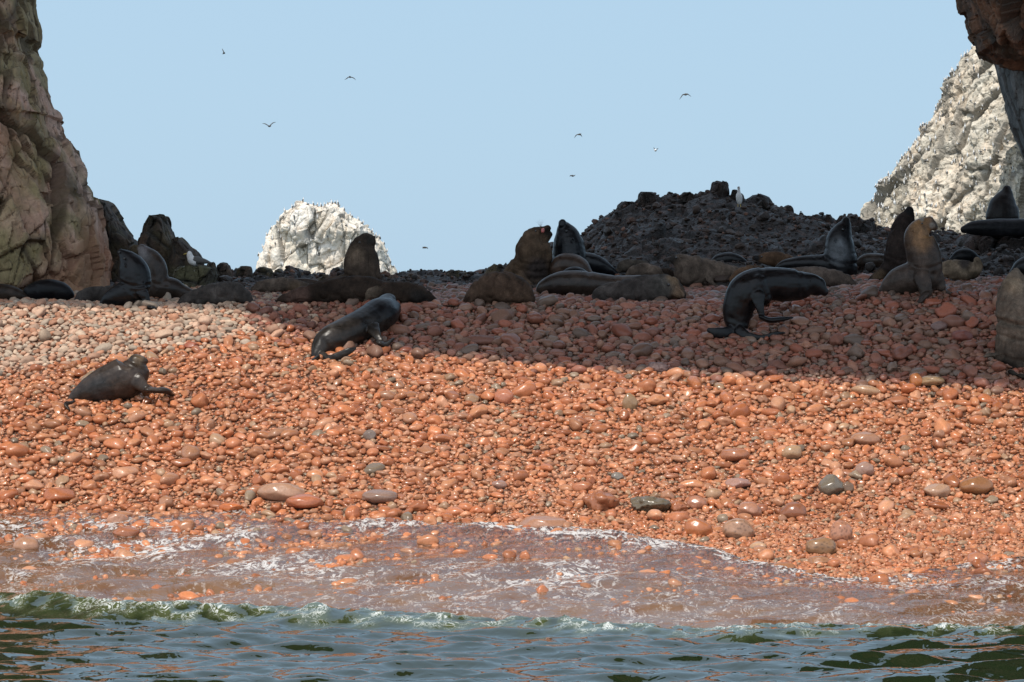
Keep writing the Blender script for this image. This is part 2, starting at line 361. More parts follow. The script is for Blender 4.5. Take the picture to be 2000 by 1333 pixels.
# ---------------------------------------------------------------- pebbles
def stonemesh(seed, sub, rough=.15):
    v, f = ico(sub); v = v.copy()
    n = fbm(v*1.1+seed*7.7, 2, seed)
    v = v*(1+rough*2*n[:, None])
    r = np.random.default_rng(seed)
    for _ in range(4):                    # a few worn flats
        d = r.normal(size=3); d /= np.linalg.norm(d); h = r.uniform(.68, .95)
        s = v@d; v = v-np.clip(s-h, 0, None)[:, None]*d*.75
    return v, f
def pal(px, row, Y, x, n, shade):         # stone colours: dry pale / wet orange / darker where shade is painted in
    rg = RNG
    dry = np.array([(.54, .38, .28), (.60, .46, .35), (.54, .32, .22), (.48, .39, .31), (.62, .42, .31), (.52, .26, .16)])
    wet = np.array([(.60, .245, .12), (.58, .285, .16), (.50, .19, .09), (.62, .34, .22), (.55, .23, .12), (.66, .31, .17), (.50, .34, .23), (.33, .27, .21)])
    shade_pal = np.array([(.40, .165, .11), (.44, .20, .14), (.34, .16, .115), (.43, .155, .095), (.38, .22, .155), (.32, .195, .14), (.27, .20, .16), (.46, .24, .165)])
    c1 = dry[rg.integers(0, 6, n)]; c2 = wet[rg.choice(8, n, p=[.19, .17, .13, .15, .15, .13, .05, .03])]; c3 = shade_pal[rg.integers(0, 8, n)]
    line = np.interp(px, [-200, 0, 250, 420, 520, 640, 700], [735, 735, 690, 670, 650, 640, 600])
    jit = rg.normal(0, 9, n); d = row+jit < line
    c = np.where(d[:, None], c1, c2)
    shade_line = np.interp(px, [0, 430, 500, 620, 800, 1050, 1400, 2000], [600, 605, 640, 690, 693, 716, 735, 765])
    in_shade = (row+rg.normal(0, 5, n) < shade_line) & (px > 480) & ((px > 640) | (rg.random(n) < .7))
    c = np.where(in_shade[:, None], c3, c)  # above the shadow line the shade goes into the stone colour
    c = c*np.where(in_shade[:, None], (.76, .66, .59), np.where(d[:, None], (.97, .92, .86), (.89, .77, .65)))*rg.uniform(.68, 1.22, (n, 1))
    wt = np.where(d, .05, 1.0); wt = np.where(in_shade, .42+.35*(rg.random(n) < .4)-.3*(px < 700), wt)
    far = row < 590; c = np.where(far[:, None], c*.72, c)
    return np.clip(c, 0, 1), np.clip(wt*rg.uniform(.45, 1, n), 0, 1)

# single stones one can pick out: px, row of the centre, half width, half height, colour, label
ST = [
 (1625, 953, 27, 20, (.20, .18, .145), 'smooth grey boulder near the waterline with a small pitted stone beside it'),
 (1656, 955, 13, 11, (.22, .15, .10), 'small pitted brown stone touching the right side of the smooth grey boulder'),
 (1908, 952, 34, 18, (.34, .17, .08), 'large smooth tan-brown boulder at the right edge of the wet pebbles'),
 (1830, 962, 26, 14, (.50, .33, .23), 'pale pink rounded stone left of the large tan-brown boulder'),
 (1270, 990, 38, 16, (.17, .15, .11), 'angular dark olive-grey rock with layered cracks above the surf'),
 (1172, 983, 34, 21, (.40, .17, .09), 'big orange-brown wet boulder left of the angular grey rock'),
 (1365, 1033, 26, 19, (.50, .20, .09), 'glossy orange boulder just above the foam line'),
 (1444, 1037, 32, 21, (.46, .29, .20), 'speckled pinkish-tan boulder right of the glossy orange one above the foam'),
 (1643, 1043, 22, 23, (.50, .26, .17), 'upright salmon stone with a grey cap behind the spotted tan boulder'),
 (1605, 1070, 30, 19, (.34, .21, .12), 'spotted tan-brown boulder at the edge of the surf'),
 (1550, 1003, 28, 17, (.32, .14, .08), 'dark reddish-brown wet boulder up the beach from the surf'),
 (1462, 1000, 26, 15, (.46, .24, .16), 'pink rough stone left of the dark reddish-brown wet boulder'),
 (1362, 986, 21, 13, (.48, .24, .16), 'salmon oval stone right of the round orange stone'),
 (1325, 992, 16, 12, (.44, .18, .09), 'round orange stone next to the angular dark grey rock'),
 (596, 986, 36, 13, (.50, .19, .10), 'long flat orange stone half buried at the top of the swash'),
 (452, 995, 24, 9, (.60, .20, .07), 'bright orange stone washed by foam'),
 (548, 966, 44, 17, (.48, .30, .21), 'broad pale pinkish boulder above the swash'),
 (740, 978, 38, 10, (.32, .22, .18), 'low grey-brown slab stone at the top of the swash'),
 (1062, 1028, 48, 11, (.48, .27, .18), 'wide flat pink stone at the foam line in the middle'),
 (245, 1045, 28, 12, (.42, .18, .10), 'orange-brown stone surrounded by thin swash water'),
 (226, 1016, 22, 13, (.52, .30, .21), 'pale salmon stone at the swash edge on the left'),
 (52, 1070, 29, 18, (.46, .27, .18), 'pink boulder with foam breaking on it at the left edge'),
 (1442, 947, 27, 10, (.46, .29, .25), 'long pale pink stone lying on small gravel'),
 (1548, 888, 20, 14, (.50, .35, .22), 'cream-tan egg-shaped stone among small orange pebbles'),
 (1690, 920, 19, 15, (.42, .28, .23), 'round dusty-pink stone up the beach from the smooth grey boulder'),
 (1206, 933, 13, 9, (.25, .24, .22), 'small smooth grey stone above the big orange-brown boulder'),
 (1230, 788, 15, 16, (.36, .25, .15), 'round olive-tan stone among orange pebbles below the shadow'),
 (984, 777, 20, 15, (.56, .24, .15), 'large round salmon stone among orange pebbles in the middle'),
 (1910, 1095, 24, 14, (.50, .23, .14), 'salmon boulder near the foam at the right edge'),
 (1690, 862, 30, 12, (.46, .26, .17), 'long tan stone among orange pebbles right of centre'),
 (1436, 893, 30, 14, (.46, .21, .12), 'lumpy orange-brown stone left of the cream egg-shaped one'),
 (722, 853, 13, 10, (.24, .20, .18), 'dark grey round stone among orange pebbles'),
 (1284, 721, 21, 10, (.36, .26, .24), 'blocky broken pinkish-grey stone on the shadow edge'),
 (1790, 746, 14, 13, (.55, .22, .08), 'bright orange round stone on the shadow edge'),
 (1822, 749, 27, 10, (.42, .30, .18), 'mottled tan oblong stone next to a bright orange one on the shadow edge'),
 (1862, 634, 24, 13, (.34, .17, .12), 'wide flat red-brown cobble in the shaded pebbles on the right'),
 (1880, 660, 22, 12, (.33, .12, .09), 'dark red oval cobble below the wide flat red-brown one'),
 (374, 678, 15, 9, (.42, .13, .07), 'dark red stone among pale pebbles on the left'),
 (1600, 1097, 22, 9, (.40, .22, .13), 'tan stone almost covered by thin brown water'),
 (1528, 1110, 26, 9, (.40, .20, .11), 'pale orange stone under the foamy edge of the brown water'),
 (600, 1044, 22, 6, (.46, .23, .14), 'lone salmon stone poking through the brown swash'),
 (975, 950, 16, 8, (.40, .25, .20), 'flat dusty stone at the top of the wet gravel'),
 (1835, 640, 16, 9, (.30, .20, .18), 'grey-pink cobble behind the wide flat red-brown one'),
]
stone_pts = []
for i, (px, py, hw, hh_, col, lab) in enumerate(ST):
    g = hit(px, py+hh_*.75); Y = g.y; a = hw*Y/F; c = hh_*Y/F; b = a*RNG.uniform(.7, .95)
    v, f = stonemesh(200+i, 4, .10 if 'angular' not in lab and 'block' not in lab else .22)
    v = v*np.array([a, b, max(c*1.15, a*.4)])
    if 'angular' in lab or 'block' in lab:
        fc, _, _ = cells(v*4/a, i); v = v+np.sign(v)*fc[:, None]*a*.06
    v = v+normals(v, f)*(fbm(v*14, 3, 4)*.008)[:, None]
    rz = Matrix.Rotation(RNG.uniform(-.25, .25), 3, 'Z'); v = v@np.array(rz).T
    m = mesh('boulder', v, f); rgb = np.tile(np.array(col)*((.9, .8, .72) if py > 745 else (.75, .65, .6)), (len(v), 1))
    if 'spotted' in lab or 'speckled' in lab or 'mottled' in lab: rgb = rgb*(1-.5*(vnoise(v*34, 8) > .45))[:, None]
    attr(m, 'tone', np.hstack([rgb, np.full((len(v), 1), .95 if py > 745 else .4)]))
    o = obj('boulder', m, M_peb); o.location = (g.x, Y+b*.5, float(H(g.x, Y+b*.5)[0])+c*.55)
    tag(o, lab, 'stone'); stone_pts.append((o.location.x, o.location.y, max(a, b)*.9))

def darts(n, size_fn, grid, used, lim=None, x0=-16.5, x1=16.5, y0=60, y1=87.5, k=.79):
    out = []; g = used
    xs_ = RNG.uniform(x0, x1, n); ys_ = RNG.uniform(y0, y1, n)
    keep = np.abs(xs_) < ys_*.157+3.8; xs_ = xs_[keep]; ys_ = ys_[keep]
    rs = size_fn(xs_, ys_)
    for x, y, r in zip(xs_.tolist(), ys_.tolist(), rs.tolist()):
        if r <= 0: continue
        ci, cj = int(x//grid), int(y//grid); ok = True
        for i in (ci-1, ci, ci+1):
            for j in (cj-1, cj, cj+1):
                for (qx, qy, qr) in g.get((i, j), ()):
                    if (qx-x)**2+(qy-y)**2 < ((qr+r)*k)**2: ok = False; break
                if not ok: break
            if not ok: break
        if ok: g.setdefault((ci, cj), []).append((x, y, r)); out.append((x, y, r))
    return out
used = {}
for q in stone_pts: used.setdefault((int(q[0]//.55), int(q[1]//.55)), []).append(q)
def zone(x, y, a): return np.interp(y-shiftY(x, y)*.6, [57, 66, 68.5, 71, 73, 75.5, 78, 88], a)
def s_big(x, y): return RNG.lognormal(0, .32, len(x))*zone(x, y, [.044, .050, .064, .076, .088, .104, .108, .06])*(1-.25*(x < -4)*(y > 74.5))*(1+.28*(x < -1)*(y < 73.5))
def s_occ(x, y): return np.clip(RNG.lognormal(0, .35, len(x)), .6, 1.9)*zone(x, y, [.085, .095, .10, .105, .115, .128, .135, .07])*(1-.28*(x < -4)*(y > 73))
def s_med(x, y): return RNG.uniform(.75, 1.2, len(x))*zone(x, y, [.036, .036, .045, .055, .065, .08, .085, .08])
def s_small(x, y): return RNG.uniform(.7, 1.2, len(x))*zone(x, y, [.02, .021, .024, .030, .036, .046, .05, .05])
L0 = darts(1900, s_occ, .55, used)
L1 = darts(98000, s_big, .55, used)
L2 = darts(147000, s_med, .55, used, k=.74)
# regrid for the small fill
used2 = {}
for cell in used.values():
    for q in cell:
        for i in range(int((q[0]-q[2])//.2), int((q[0]+q[2])//.2)+1):
            for j in range(int((q[1]-q[2])//.2), int((q[1]+q[2])//.2)+1): used2.setdefault((i, j), []).append(q)
def darts2(n, fn, used2, k):
    out = []; xs_ = RNG.uniform(-15, 15, n); ys_ = 62+RNG.random(n)**1.1*18.5
    keep = np.abs(xs_) < ys_*.157+2.2; xs_ = xs_[keep]; ys_ = ys_[keep]; rs = fn(xs_, ys_)
    for x, y, r in zip(xs_.tolist(), ys_.tolist(), rs.tolist()):
        c = (int(x//.2), int(y//.2)); L = used2.setdefault(c, []); ok = True
        for (qx, qy, qr) in L:
            if (qx-x)**2+(qy-y)**2 < (qr*.8+r*.7)**2: ok = False; break
        if ok: L.append((x, y, r)); out.append((x, y, r))
    return out
L3 = darts2(190000, s_small, used2, .6)
print('pebbles', len(L0), len(L1), len(L2), len(L3))
def build_stones(L, sub, flat=(.5, .85)):
    A = np.array(L); n = len(A); x, y, r = A.T
    variants = [stonemesh(50+k, sub, .08+.008*k) for k in range(24)]; f0 = variants[0][1]
    a = r*RNG.uniform(.95, 1.5, n); b = r*RNG.uniform(.65, 1.0, n); c = r*RNG.uniform(*flat, n)
    yaw = RNG.uniform(0, 6.28, n); tilt = RNG.normal(0, .30, n); tdir = RNG.uniform(0, 6.28, n)
    z = H(x, y)+c*RNG.uniform(.25, .75, n)
    V = np.array([v for v, _ in variants])[RNG.integers(0, 24, n)]*np.stack([a, b, c], 1)[:, None]
    def rotz(V, t): s, k = np.sin(t)[:, None], np.cos(t)[:, None]; return np.stack([V[..., 0]*k-V[..., 1]*s, V[..., 0]*s+V[..., 1]*k, V[..., 2]], -1)
    V = rotz(V, yaw-tdir); s, k = np.sin(tilt)[:, None], np.cos(tilt)[:, None]
    V = np.stack([V[..., 0], V[..., 1]*k-V[..., 2]*s, V[..., 1]*s+V[..., 2]*k], -1); V = rotz(V, tdir)
    s, k = math.sin(.24), math.cos(.24)   # lie along the slope
    V = np.stack([V[..., 0], V[..., 1]*k-V[..., 2]*s, V[..., 1]*s+V[..., 2]*k], -1)
    V = V+np.stack([x, y, z], 1)[:, None]
    px = 1000+x*F/y; row = HR+(CH-z)*F/y
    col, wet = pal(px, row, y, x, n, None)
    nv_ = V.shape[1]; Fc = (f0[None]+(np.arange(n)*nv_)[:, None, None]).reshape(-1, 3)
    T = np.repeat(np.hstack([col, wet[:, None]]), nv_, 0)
    return V.reshape(-1, 3), Fc, T
# the stones that show largest become objects of their own
allbig = sorted(L0+L1, key=lambda q: -q[2]/q[1])
allbig_vis = [q for q in allbig if abs(q[0]) < q[1]*.143 and q[1] < 80.2]
NS = 250
solo = allbig_vis[:NS]; ss = set(solo); rest = [q for q in L0+L1 if q not in ss]
Vs, Fs, Ts = [], [], []; off = 0
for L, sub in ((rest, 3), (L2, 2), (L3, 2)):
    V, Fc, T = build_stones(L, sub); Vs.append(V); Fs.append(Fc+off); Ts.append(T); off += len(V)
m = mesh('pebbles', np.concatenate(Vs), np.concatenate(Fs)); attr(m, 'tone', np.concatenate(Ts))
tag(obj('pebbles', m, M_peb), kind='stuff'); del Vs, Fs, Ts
MARK = [(230, 750, 'the sunlit sea lion on the left'), (690, 650, 'the climbing wet sea lion'), (1460, 610, 'the arching black sea lion'), (1790, 590, 'the golden bull sea lion'), (1970, 650, 'the bull at the right edge'),
 (975, 600, 'the brown humped sea lion'), (425, 605, 'the dark grey sleeping sea lion'), (640, 603, 'the long brown sea lion'), (1240, 597, 'the pale-faced sea lion'), (90, 600, 'the curled black sea lion'), (984, 777, 'the round salmon stone mid-beach'),
 (1230, 788, 'the round olive-tan stone'), (1548, 888, 'the cream egg-shaped stone'), (1625, 953, 'the smooth grey boulder'), (1172, 983, 'the big orange-brown boulder'), (722, 853, 'the dark grey round stone'), (548, 966, 'the broad pinkish boulder'),
 (1806, 748, 'the orange and mottled stone pair'), (1284, 721, 'the blocky stone on the shadow edge'), (226, 1016, 'the pale stone at the left swash edge'), (1908, 952, 'the large tan-brown boulder'), (1062, 1028, 'the wide flat pink stone'), (1605, 1070, 'the spotted boulder by the surf'),
 (374, 678, 'the dark red stone on the left'), (1436, 893, 'the lumpy orange-brown stone'), (1690, 862, 'the long tan stone on the right')]
SZ = sorted([q[2]/q[1] for q in solo])[::-1]; SZ = (SZ[NS//3], SZ[2*NS//3])
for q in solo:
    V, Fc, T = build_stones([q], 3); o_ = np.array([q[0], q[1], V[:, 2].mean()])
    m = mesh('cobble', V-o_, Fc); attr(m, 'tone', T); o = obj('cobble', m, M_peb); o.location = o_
    px = 1000+q[0]*F/q[1]; c = T[0]
    row = HR+(CH-o_[2])*F/q[1]; shd = row < np.interp(px, [0, 460, 535, 590, 640, 800, 950, 1050, 1250, 1600, 2000], [600, 607, 637, 664, 690, 694, 700, 716, 728, 738, 765])
    w_ = 'shaded' if shd else 'dry' if c[3] < .06 else 'wet'; g_ = {'shaded': 'cobbles in the shade', 'dry': 'dry sunlit cobbles', 'wet': 'wet sunlit cobbles'}[w_]
    hue_ = 'pale' if c[3] < .06 and c[0] > .42 else 'grey' if c[0]/c[2] < 1.9 else 'deep red' if c[0]/c[1] > 2.7 and c[0] < .42 else 'pinkish' if c[0]/c[2] < 3.3 else 'orange' if w_ == 'wet' else 'reddish-brown'
    ln = 'large' if q[2]/q[1] > SZ[0] else 'middling' if q[2]/q[1] > SZ[1] else 'smaller'
    near = min(MARK, key=lambda t_: (t_[0]-px)**2+((t_[1]-row)*1.6)**2); dx, dy = px-near[0], row-near[1]
    side = 'just beside' if math.hypot(dx, dy) < 45 else ('left of' if dx < 0 else 'right of') if abs(dx) > abs(dy)*1.3 else ('above' if dy < 0 else 'below')
    k_ = f'{ln} {w_} {hue_} cobble {side} {near[2]}'
    tag(o, k_, 'stone', g_)
#@PEBBLES_END

# ---------------------------------------------------------------- rocks
def dense_levels(levels, n):
    L = np.array(levels, float); t = np.linspace(0, len(L)-1, n); i = np.arange(len(L))
    return np.stack([np.interp(t, i, L[:, k]) for k in range(L.shape[1])], 1)
SL = np.array(Matrix.Rotation(.32, 3, 'Y'))
def loft(levels, n, nu_, e=.75, facets=((1.5, .2), (.5, .07)), seed=0, fine=.02, sq=None, cap=True, side=.3):
    """levels: z, cx, cy, rx, ry"""
    L = dense_levels(levels, n); th = np.linspace(0, 2*math.pi, nu_, endpoint=False)
    c = np.sign(np.cos(th))*np.abs(np.cos(th))**e; s = np.sign(np.sin(th))*np.abs(np.sin(th))**e
    if sq is not None: c, s = sq(th)
    V = np.stack([L[:, 1:2]+L[:, 3:4]*c, L[:, 2:3]+L[:, 4:5]*s, np.repeat(L[:, :1], nu_, 1)], -1).reshape(-1, 3)
    f = grid_faces(nu_, n, True)
    top = len(V); V = np.vstack([V, [L[-1, 1], L[-1, 2], L[-1, 0]+.02]])
    a = np.arange(nu_)+(n-1)*nu_
    N = normals(V, f); N[-1] = (0, 0, 1)
    tone = np.zeros(len(V)); crack = np.ones(len(V)); D = np.zeros(len(V)); wt = 1.0
    warp = np.stack([fbm(V*.6/facets[0][0]+k*9, 2, seed+k) for k in range(3)], 1)*facets[0][0]*.16
    for k, (s_, a_) in enumerate(facets):
        fc, cd, h = cells(((V+warp)@SL)/s_*np.array([1.15, 1, .6])+seed*3.1, seed*13+k*101)
        D = D+fc*a_*2; tone = tone+h*wt; crack = np.minimum(crack, cd*(1 if k == 0 else 2)); D = D-np.exp(-(cd/.07)**2)*a_*.5; wt *= .5
    D = D+fbm(V*2.2/facets[-1][0]*.5, 4, seed+77)*fine*2
    V = V+N*(D*(side+(1-side)*np.clip(-N[:, 1], 0, 1)))[:, None]
    Q = np.hstack([f, ]); tri = np.stack([a, np.roll(a, -1), np.full(nu_, top), np.full(nu_, top)], 1)
    return V, f, tone/(1+.5*(len(facets)-1)), crack, (a, top)
def rock(name, levels, n, nu_, mat, parent=None, loc=None, **k):
    V, f, tone, crack, (a, top) = loft(levels, n, nu_, **k)
    faces = [tuple(q) for q in f.tolist()]+[(a[i], a[(i+1) % len(a)], top) for i in range(len(a))]
    faces = [tuple(int(z) for z in q) for q in faces]
    m = bpy.data.meshes.new(name); o_ = np.array(loc) if loc is not None else np.array([V[:, 0].mean(), V[:, 1].mean(), V[:, 2].min()])
    if parent is not None: o_ = np.zeros(3)
    m.from_pydata((V-o_).tolist(), [], faces); m.polygons.foreach_set('use_smooth', np.full(len(faces), True))
    attr(m, 'tone', tone); attr(m, 'crack', crack)
    try: m.set_sharp_from_angle(angle=math.radians(32))
    except Exception: pass
    m.update(); o = obj(name, m, mat, parent); o.location = o_
    return o, V, faces
def pxlev(rows, Y, ry, zbase=None):
    """rows: (row, px left, px right[, depth shift, depth radius]) -> loft levels, bottom first"""
    out = []
    for r in rows:
        q = (r[4] if len(r) > 4 else ry); z = CH-(r[0]-HR)*(Y)/F; k = .35*q
        a = (r[1]-1000)*(Y-k if r[1] < 1000 else Y+k)/F; b = (r[2]-1000)*(Y+k if r[2] < 1000 else Y-k)/F
        if b < a+.05: b = a+.05
        out.append((z, (a+b)/2, Y+(r[3] if len(r) > 3 else 0), (b-a)/2, q))
    return out[::-1]

# left cliff of the natural arch
cl = [(-1900, -500, 330, 0, 5), (-1500, -500, 260, 0, 5), (-900, -500, 150, 0, 5), (-300, -500, 66, .0, 4.6), (0, -500, 60, 0, 4.5), (25, -500, 66), (50, -500, 77), (75, -500, 80), (85, -500, 70), (100, -500, 74),
      (120, -500, 85), (132, -500, 82), (165, -500, 97), (200, -500, 112), (231, -500, 130), (236, -500, 123), (265, -500, 136), (290, -500, 151), (320, -500, 164),
      (350, -500, 176), (375, -500, 188), (386, -500, 187), (400, -500, 196), (440, -500, 207), (480, -500, 214), (520, -500, 221), (560, -500, 226), (610, -500, 231), (680, -500, 235)]
cl = [(r[0], r[1], r[2], r[3] if len(r) > 3 else 0, r[4] if len(r) > 4 else 4.4) for r in cl]
L = pxlev(cl, 88, 4.4)
# spread samples evenly by height
zz = np.array([l[0] for l in L]); zs_ = np.concatenate([np.linspace(zz[0], 13.5, 230), np.linspace(13.8, zz[-1], 60)])
L = [tuple([z]+[float(np.interp(z, zz, [l[k] for l in L])) for k in range(1, 5)]) for z in zs_]
o, _, _ = rock('rock_cliff', L, len(L), 620, M_cliff, e=.62, facets=((2.2, .34), (.8, .19), (.3, .055)), seed=4, fine=.03)
tag(o, 'tall pinkish-brown cliff with olive-green stains on the left behind the sea lions', 'cliff')

# right side of the arch and the roof that carries the shadow
arch = tag(bpy.data.objects.new('rock_arch', None), 'dark brown rock overhang of a natural arch hanging in at the top right corner', 'rock arch'); C.objects.link(arch)
ov = [(-1900, 1700, 2500), (-900, 1790, 2500), (-300, 1860, 2500), (-40, 1872, 2500), (0, 1880, 2500), (20, 1886, 2500), (50, 1896, 2500), (70, 1906, 2500), (92, 1912, 2500, .2, 3.2), (97, 1925, 2480, .4, 2.8), (112, 1945, 2450, .5, 2.4), (124, 1966, 2400, .5, 2.0), (132, 2100, 2300, .5, .6)]
ov = [(r[0], r[1], r[2], r[3] if len(r) > 3 else 0, r[4] if len(r) > 4 else 3.4) for r in ov]
Lo = pxlev(ov, 82, 3.4)
zz = np.array([l[0] for l in Lo]); zs_ = np.concatenate([np.linspace(zz[0], 13.5, 90), np.linspace(13.8, zz[-1], 50)])
Lo = [tuple([z]+[float(np.interp(z, zz, [l[k] for l in Lo])) for k in range(1, 5)]) for z in zs_]
rock('buttress', Lo, len(Lo), 420, M_over, arch, e=.6, facets=((1.1, .24), (.45, .11), (.18, .035)), seed=9, side=.3)
lo2 = [(60, 1925, 2500), (98, 1936, 2500), (120, 1941, 2480), (150, 1947, 2450), (180, 1953, 2440), (220, 1967, 2420), (250, 1979, 2400), (275, 1988, 2390), (300, 1997, 2380), (315, 2012, 2400), (350, 2050, 2450), (400, 2085, 2500), (470, 2095, 2550), (560, 2090, 2600), (640, 2080, 2650), (720, 2070, 2700)]
rock('lower_face', pxlev([r+(.0, 2.5) for r in lo2], 85, 2.5), 190, 520, M_slate, arch, e=.6, facets=((.8, .08), (.3, .035)), seed=12)
BP = [(-900, 603), (-100, 603), (300, 606), (460, 609), (535, 634), (590, 650), (640, 661), (700, 668), (780, 684), (850, 695), (950, 700), (1050, 716), (1250, 728), (1400, 733), (1600, 738), (2000, 765), (2150, 775), (3200, 790)]
Z0, Z1, YB = 34.0, 42.0, 84.5
ex, ey = [], []
for px, row in BP:
    g = hit(px, row); k = (Z0-g.z)/SUN.z; ex.append(g.x+SUN.x*k); ey.append(g.y+SUN.y*k)
rxs = np.linspace(-46, 34, 330); yf = np.interp(rxs, ex, ey)+.12*fbm(np.stack([rxs*1.2, rxs*0, rxs*0], -1), 3, 8)
ring = []
for k in range(40): ring.append((k/40., 0))
for k in range(14): ring.append((1, k/14.))
for k in range(40): ring.append((1-k/40., 1))
for k in range(14): ring.append((0, 1-k/14.))
ring = np.array(ring)
Y_ = yf[None]+(YB-yf)[None]*ring[:, :1]; Z_ = Z0+(Z1-Z0)*ring[:, 1:]+0*Y_; X_ = rxs[None]+0*Y_
V = np.stack([X_, Y_, Z_], -1)                         # (ring, station, 3)
inner = (np.clip(ring[:, 0]*(1-ring[:, 0])*8, 0, 1)[:, None])
nz = fbm(V.reshape(-1, 3)*.25, 4, 41).reshape(Y_.shape); V[..., 2] += np.where(ring[:, 1:] > .5, 1.5*nz, .9*nz*inner)
V = V.transpose(1, 0, 2).reshape(-1, 3); f = grid_faces(len(ring), len(rxs), True)[:, ::-1]
m = mesh('roof', V, f); attr(m, 'tone', hsh(*(np.floor(V/2).astype(np.int64).T), 3)); attr(m, 'crack', np.ones(len(V)))
obj('roof', m, M_cliff, arch)

# far guano-white rocks
YD = 500.
dome = [(403, 606, 652, -5, 2), (406, 588, 657, -5, 3), (411, 570, 664, -4, 5), (418, 556, 674, -3, 6), (428, 548, 688, -3, 6), (440, 540, 706, -2, 7), (446, 535, 716, -2, 7), (455, 529, 730, -1, 8), (470, 518, 738), (480, 511, 746), (500, 504, 754), (520, 500, 764), (530, 499, 771), (560, 496, 773), (620, 490, 780), (700, 484, 790)]
dome = [(r[0], r[1], r[2], r[3] if len(r) > 3 else 0, r[4] if len(r) > 4 else 8) for r in dome]
o, Vd, Fd = rock('white_rock', pxlev(dome, YD, 8), 190, 460, M_guano, e=.85, facets=((3.6, .5), (1.3, .17)), seed=21, fine=.22, side=.75)
tag(o, 'pale guano-covered dome-shaped rock far behind the sitting sea lion', 'rock'); bvh_d = BVHTree.FromPolygons(Vd.tolist(), Fd)
YC = 400.
cf = [(-60, 2010, 2100), (20, 1960, 2160), (60, 1935, 2200), (95, 1908, 2220), (120, 1893, 2230), (150, 1872, 2240), (190, 1853, 2250), (240, 1826, 2260), (290, 1790, 2270), (330, 1760, 2280), (370, 1737, 2290), (410, 1712, 2300), (445, 1700, 2310), (500, 1680, 2330), (625, 1640, 2350), (720, 1620, 2370)]
# cross-section: a lit front face, a ridge, and a face turned away to the right
def wedge(th):
    pts = np.array([(-1, 0), (-.55, -.55), (.0, -1.0), (.42, -.05), (1, 1.0), (.2, 1.1), (-.6, .8), (-1, .2)])
    t = (th/(2*math.pi)*len(pts)); i = t.astype(int) % len(pts); fr_ = (t-np.floor(t))[:, None]
    q = pts[i]*(1-fr_)+pts[(i+1) % len(pts)]*fr_; return q[:, 0], q[:, 1]
Lc = []
for r, a, b in cf[::-1]:
    z = CH-(r-HR)*YC/F; xa = (a+16-1000)*YC/F
    rdg = (np.interp(r, [0, 95, 225, 300, 370, 450, 625], [2080, 2050, 1990, 1962, 1945, 1922, 1880])-1000)*YC/F
    Lc.append((z, rdg, YC+14, rdg-xa, 15))
o, Vc, Fc_ = rock('white_cliff', Lc, 300, 640, M_guano2, e=1, facets=((5.0, .6), (1.7, .3), (.7, .12)), seed=33, fine=.3, sq=wedge, side=.8)
tag(o, 'steep pale cliff covered in seabirds on the right behind the sea lions', 'cliff'); bvh_c = BVHTree.FromPolygons(Vc.tolist(), Fc_)

# dark rocks along the ridge
def darkrock(rows, Y, ry, seed, label, mat=None, n=90, nu_=220, e=.5, fac=((.9, .12), (.35, .05)), cat='rock', name='dark_rock'):
    o, _, _ = rock(name, pxlev(rows, Y, ry), n, nu_, mat or M_dark, e=e, facets=fac, seed=seed, fine=.012)
    return tag(o, label, cat)
darkrock([(396, 196, 206), (402, 180, 220), (425, 170, 236), (450, 160, 252), (470, 150, 268), (490, 140, 280), (520, 130, 292), (560, 120, 300), (620, 110, 310)], 93, 1.6, 51, 'sloping dark rock leaning against the foot of the tall cliff')
darkrock([(424, 294, 300), (425, 293, 326), (432, 290, 330), (445, 284, 334), (462, 279, 340), (475, 278, 347), (490, 274, 356), (520, 268, 372), (560, 262, 384), (600, 260, 390)], 91, 1.1, 52, 'pointed dark rock pinnacle with flat top, tallest of the dark rocks on the left')
darkrock([(465, 343, 352), (475, 338, 364), (485, 335, 374), (497, 332, 388), (515, 330, 400), (540, 326, 408), (600, 320, 414)], 90, .9, 53, 'brown rock shoulder on the right side of the dark pinnacle')
darkrock([(480, 262, 285), (495, 240, 300), (520, 225, 318), (560, 215, 330), (600, 210, 335)], 89, .8, 54, 'low dark rock behind the two sitting sea lions on the left')
darkrock([(520, 350, 395), (526, 338, 420), (538, 332, 424), (556, 330, 418), (572, 334, 405), (600, 334, 405)], 87.5, .7, 55, 'brown block streaked white by droppings under the resting gull', mat=mat_rock('streaked_rock', (.10, .08, .055), (.16, .12, .08), (.08, .07, .045), (.13, .13, .06), .5, 1.6, streak=((.5, .48, .42), .60)))
blocks = [((513, 408, 419), (518, 405, 421), (540, 402, 424), (600, 398, 426)), ((515, 430, 442), (520, 424, 448), (532, 420, 452), (600, 416, 456)), ((521, 470, 492), (526, 462, 494), (545, 458, 494), (600, 456, 496)),
          ((522, 508, 516), (527, 496, 532), (540, 494, 540), (600, 490, 544)), ((527, 540, 549), (533, 536, 556), (545, 534, 560), (600, 530, 562)), ((526, 560, 574), (533, 558, 592), (545, 554, 600), (600, 550, 604)),
          ((538, 632, 640), (543, 622, 646), (550, 610, 652), (600, 606, 656)), ((536, 744, 760), (542, 738, 770), (550, 736, 776), (600, 730, 780)), ((545, 778, 786), (550, 774, 796), (600, 770, 800)),
          ((536, 800, 806), (541, 792, 818), (550, 784, 828), (600, 780, 832)), ((540, 832, 844), (545, 826, 852), (556, 822, 856), (600, 820, 860)), ((530, 878, 896), (534, 870, 920), (545, 862, 930), (600, 860, 934)),
          ((519, 965, 985), (525, 955, 995), (540, 945, 1000), (600, 940, 1005)), ((545, 455, 462), (552, 446, 476), (570, 440, 486), (600, 440, 490))]
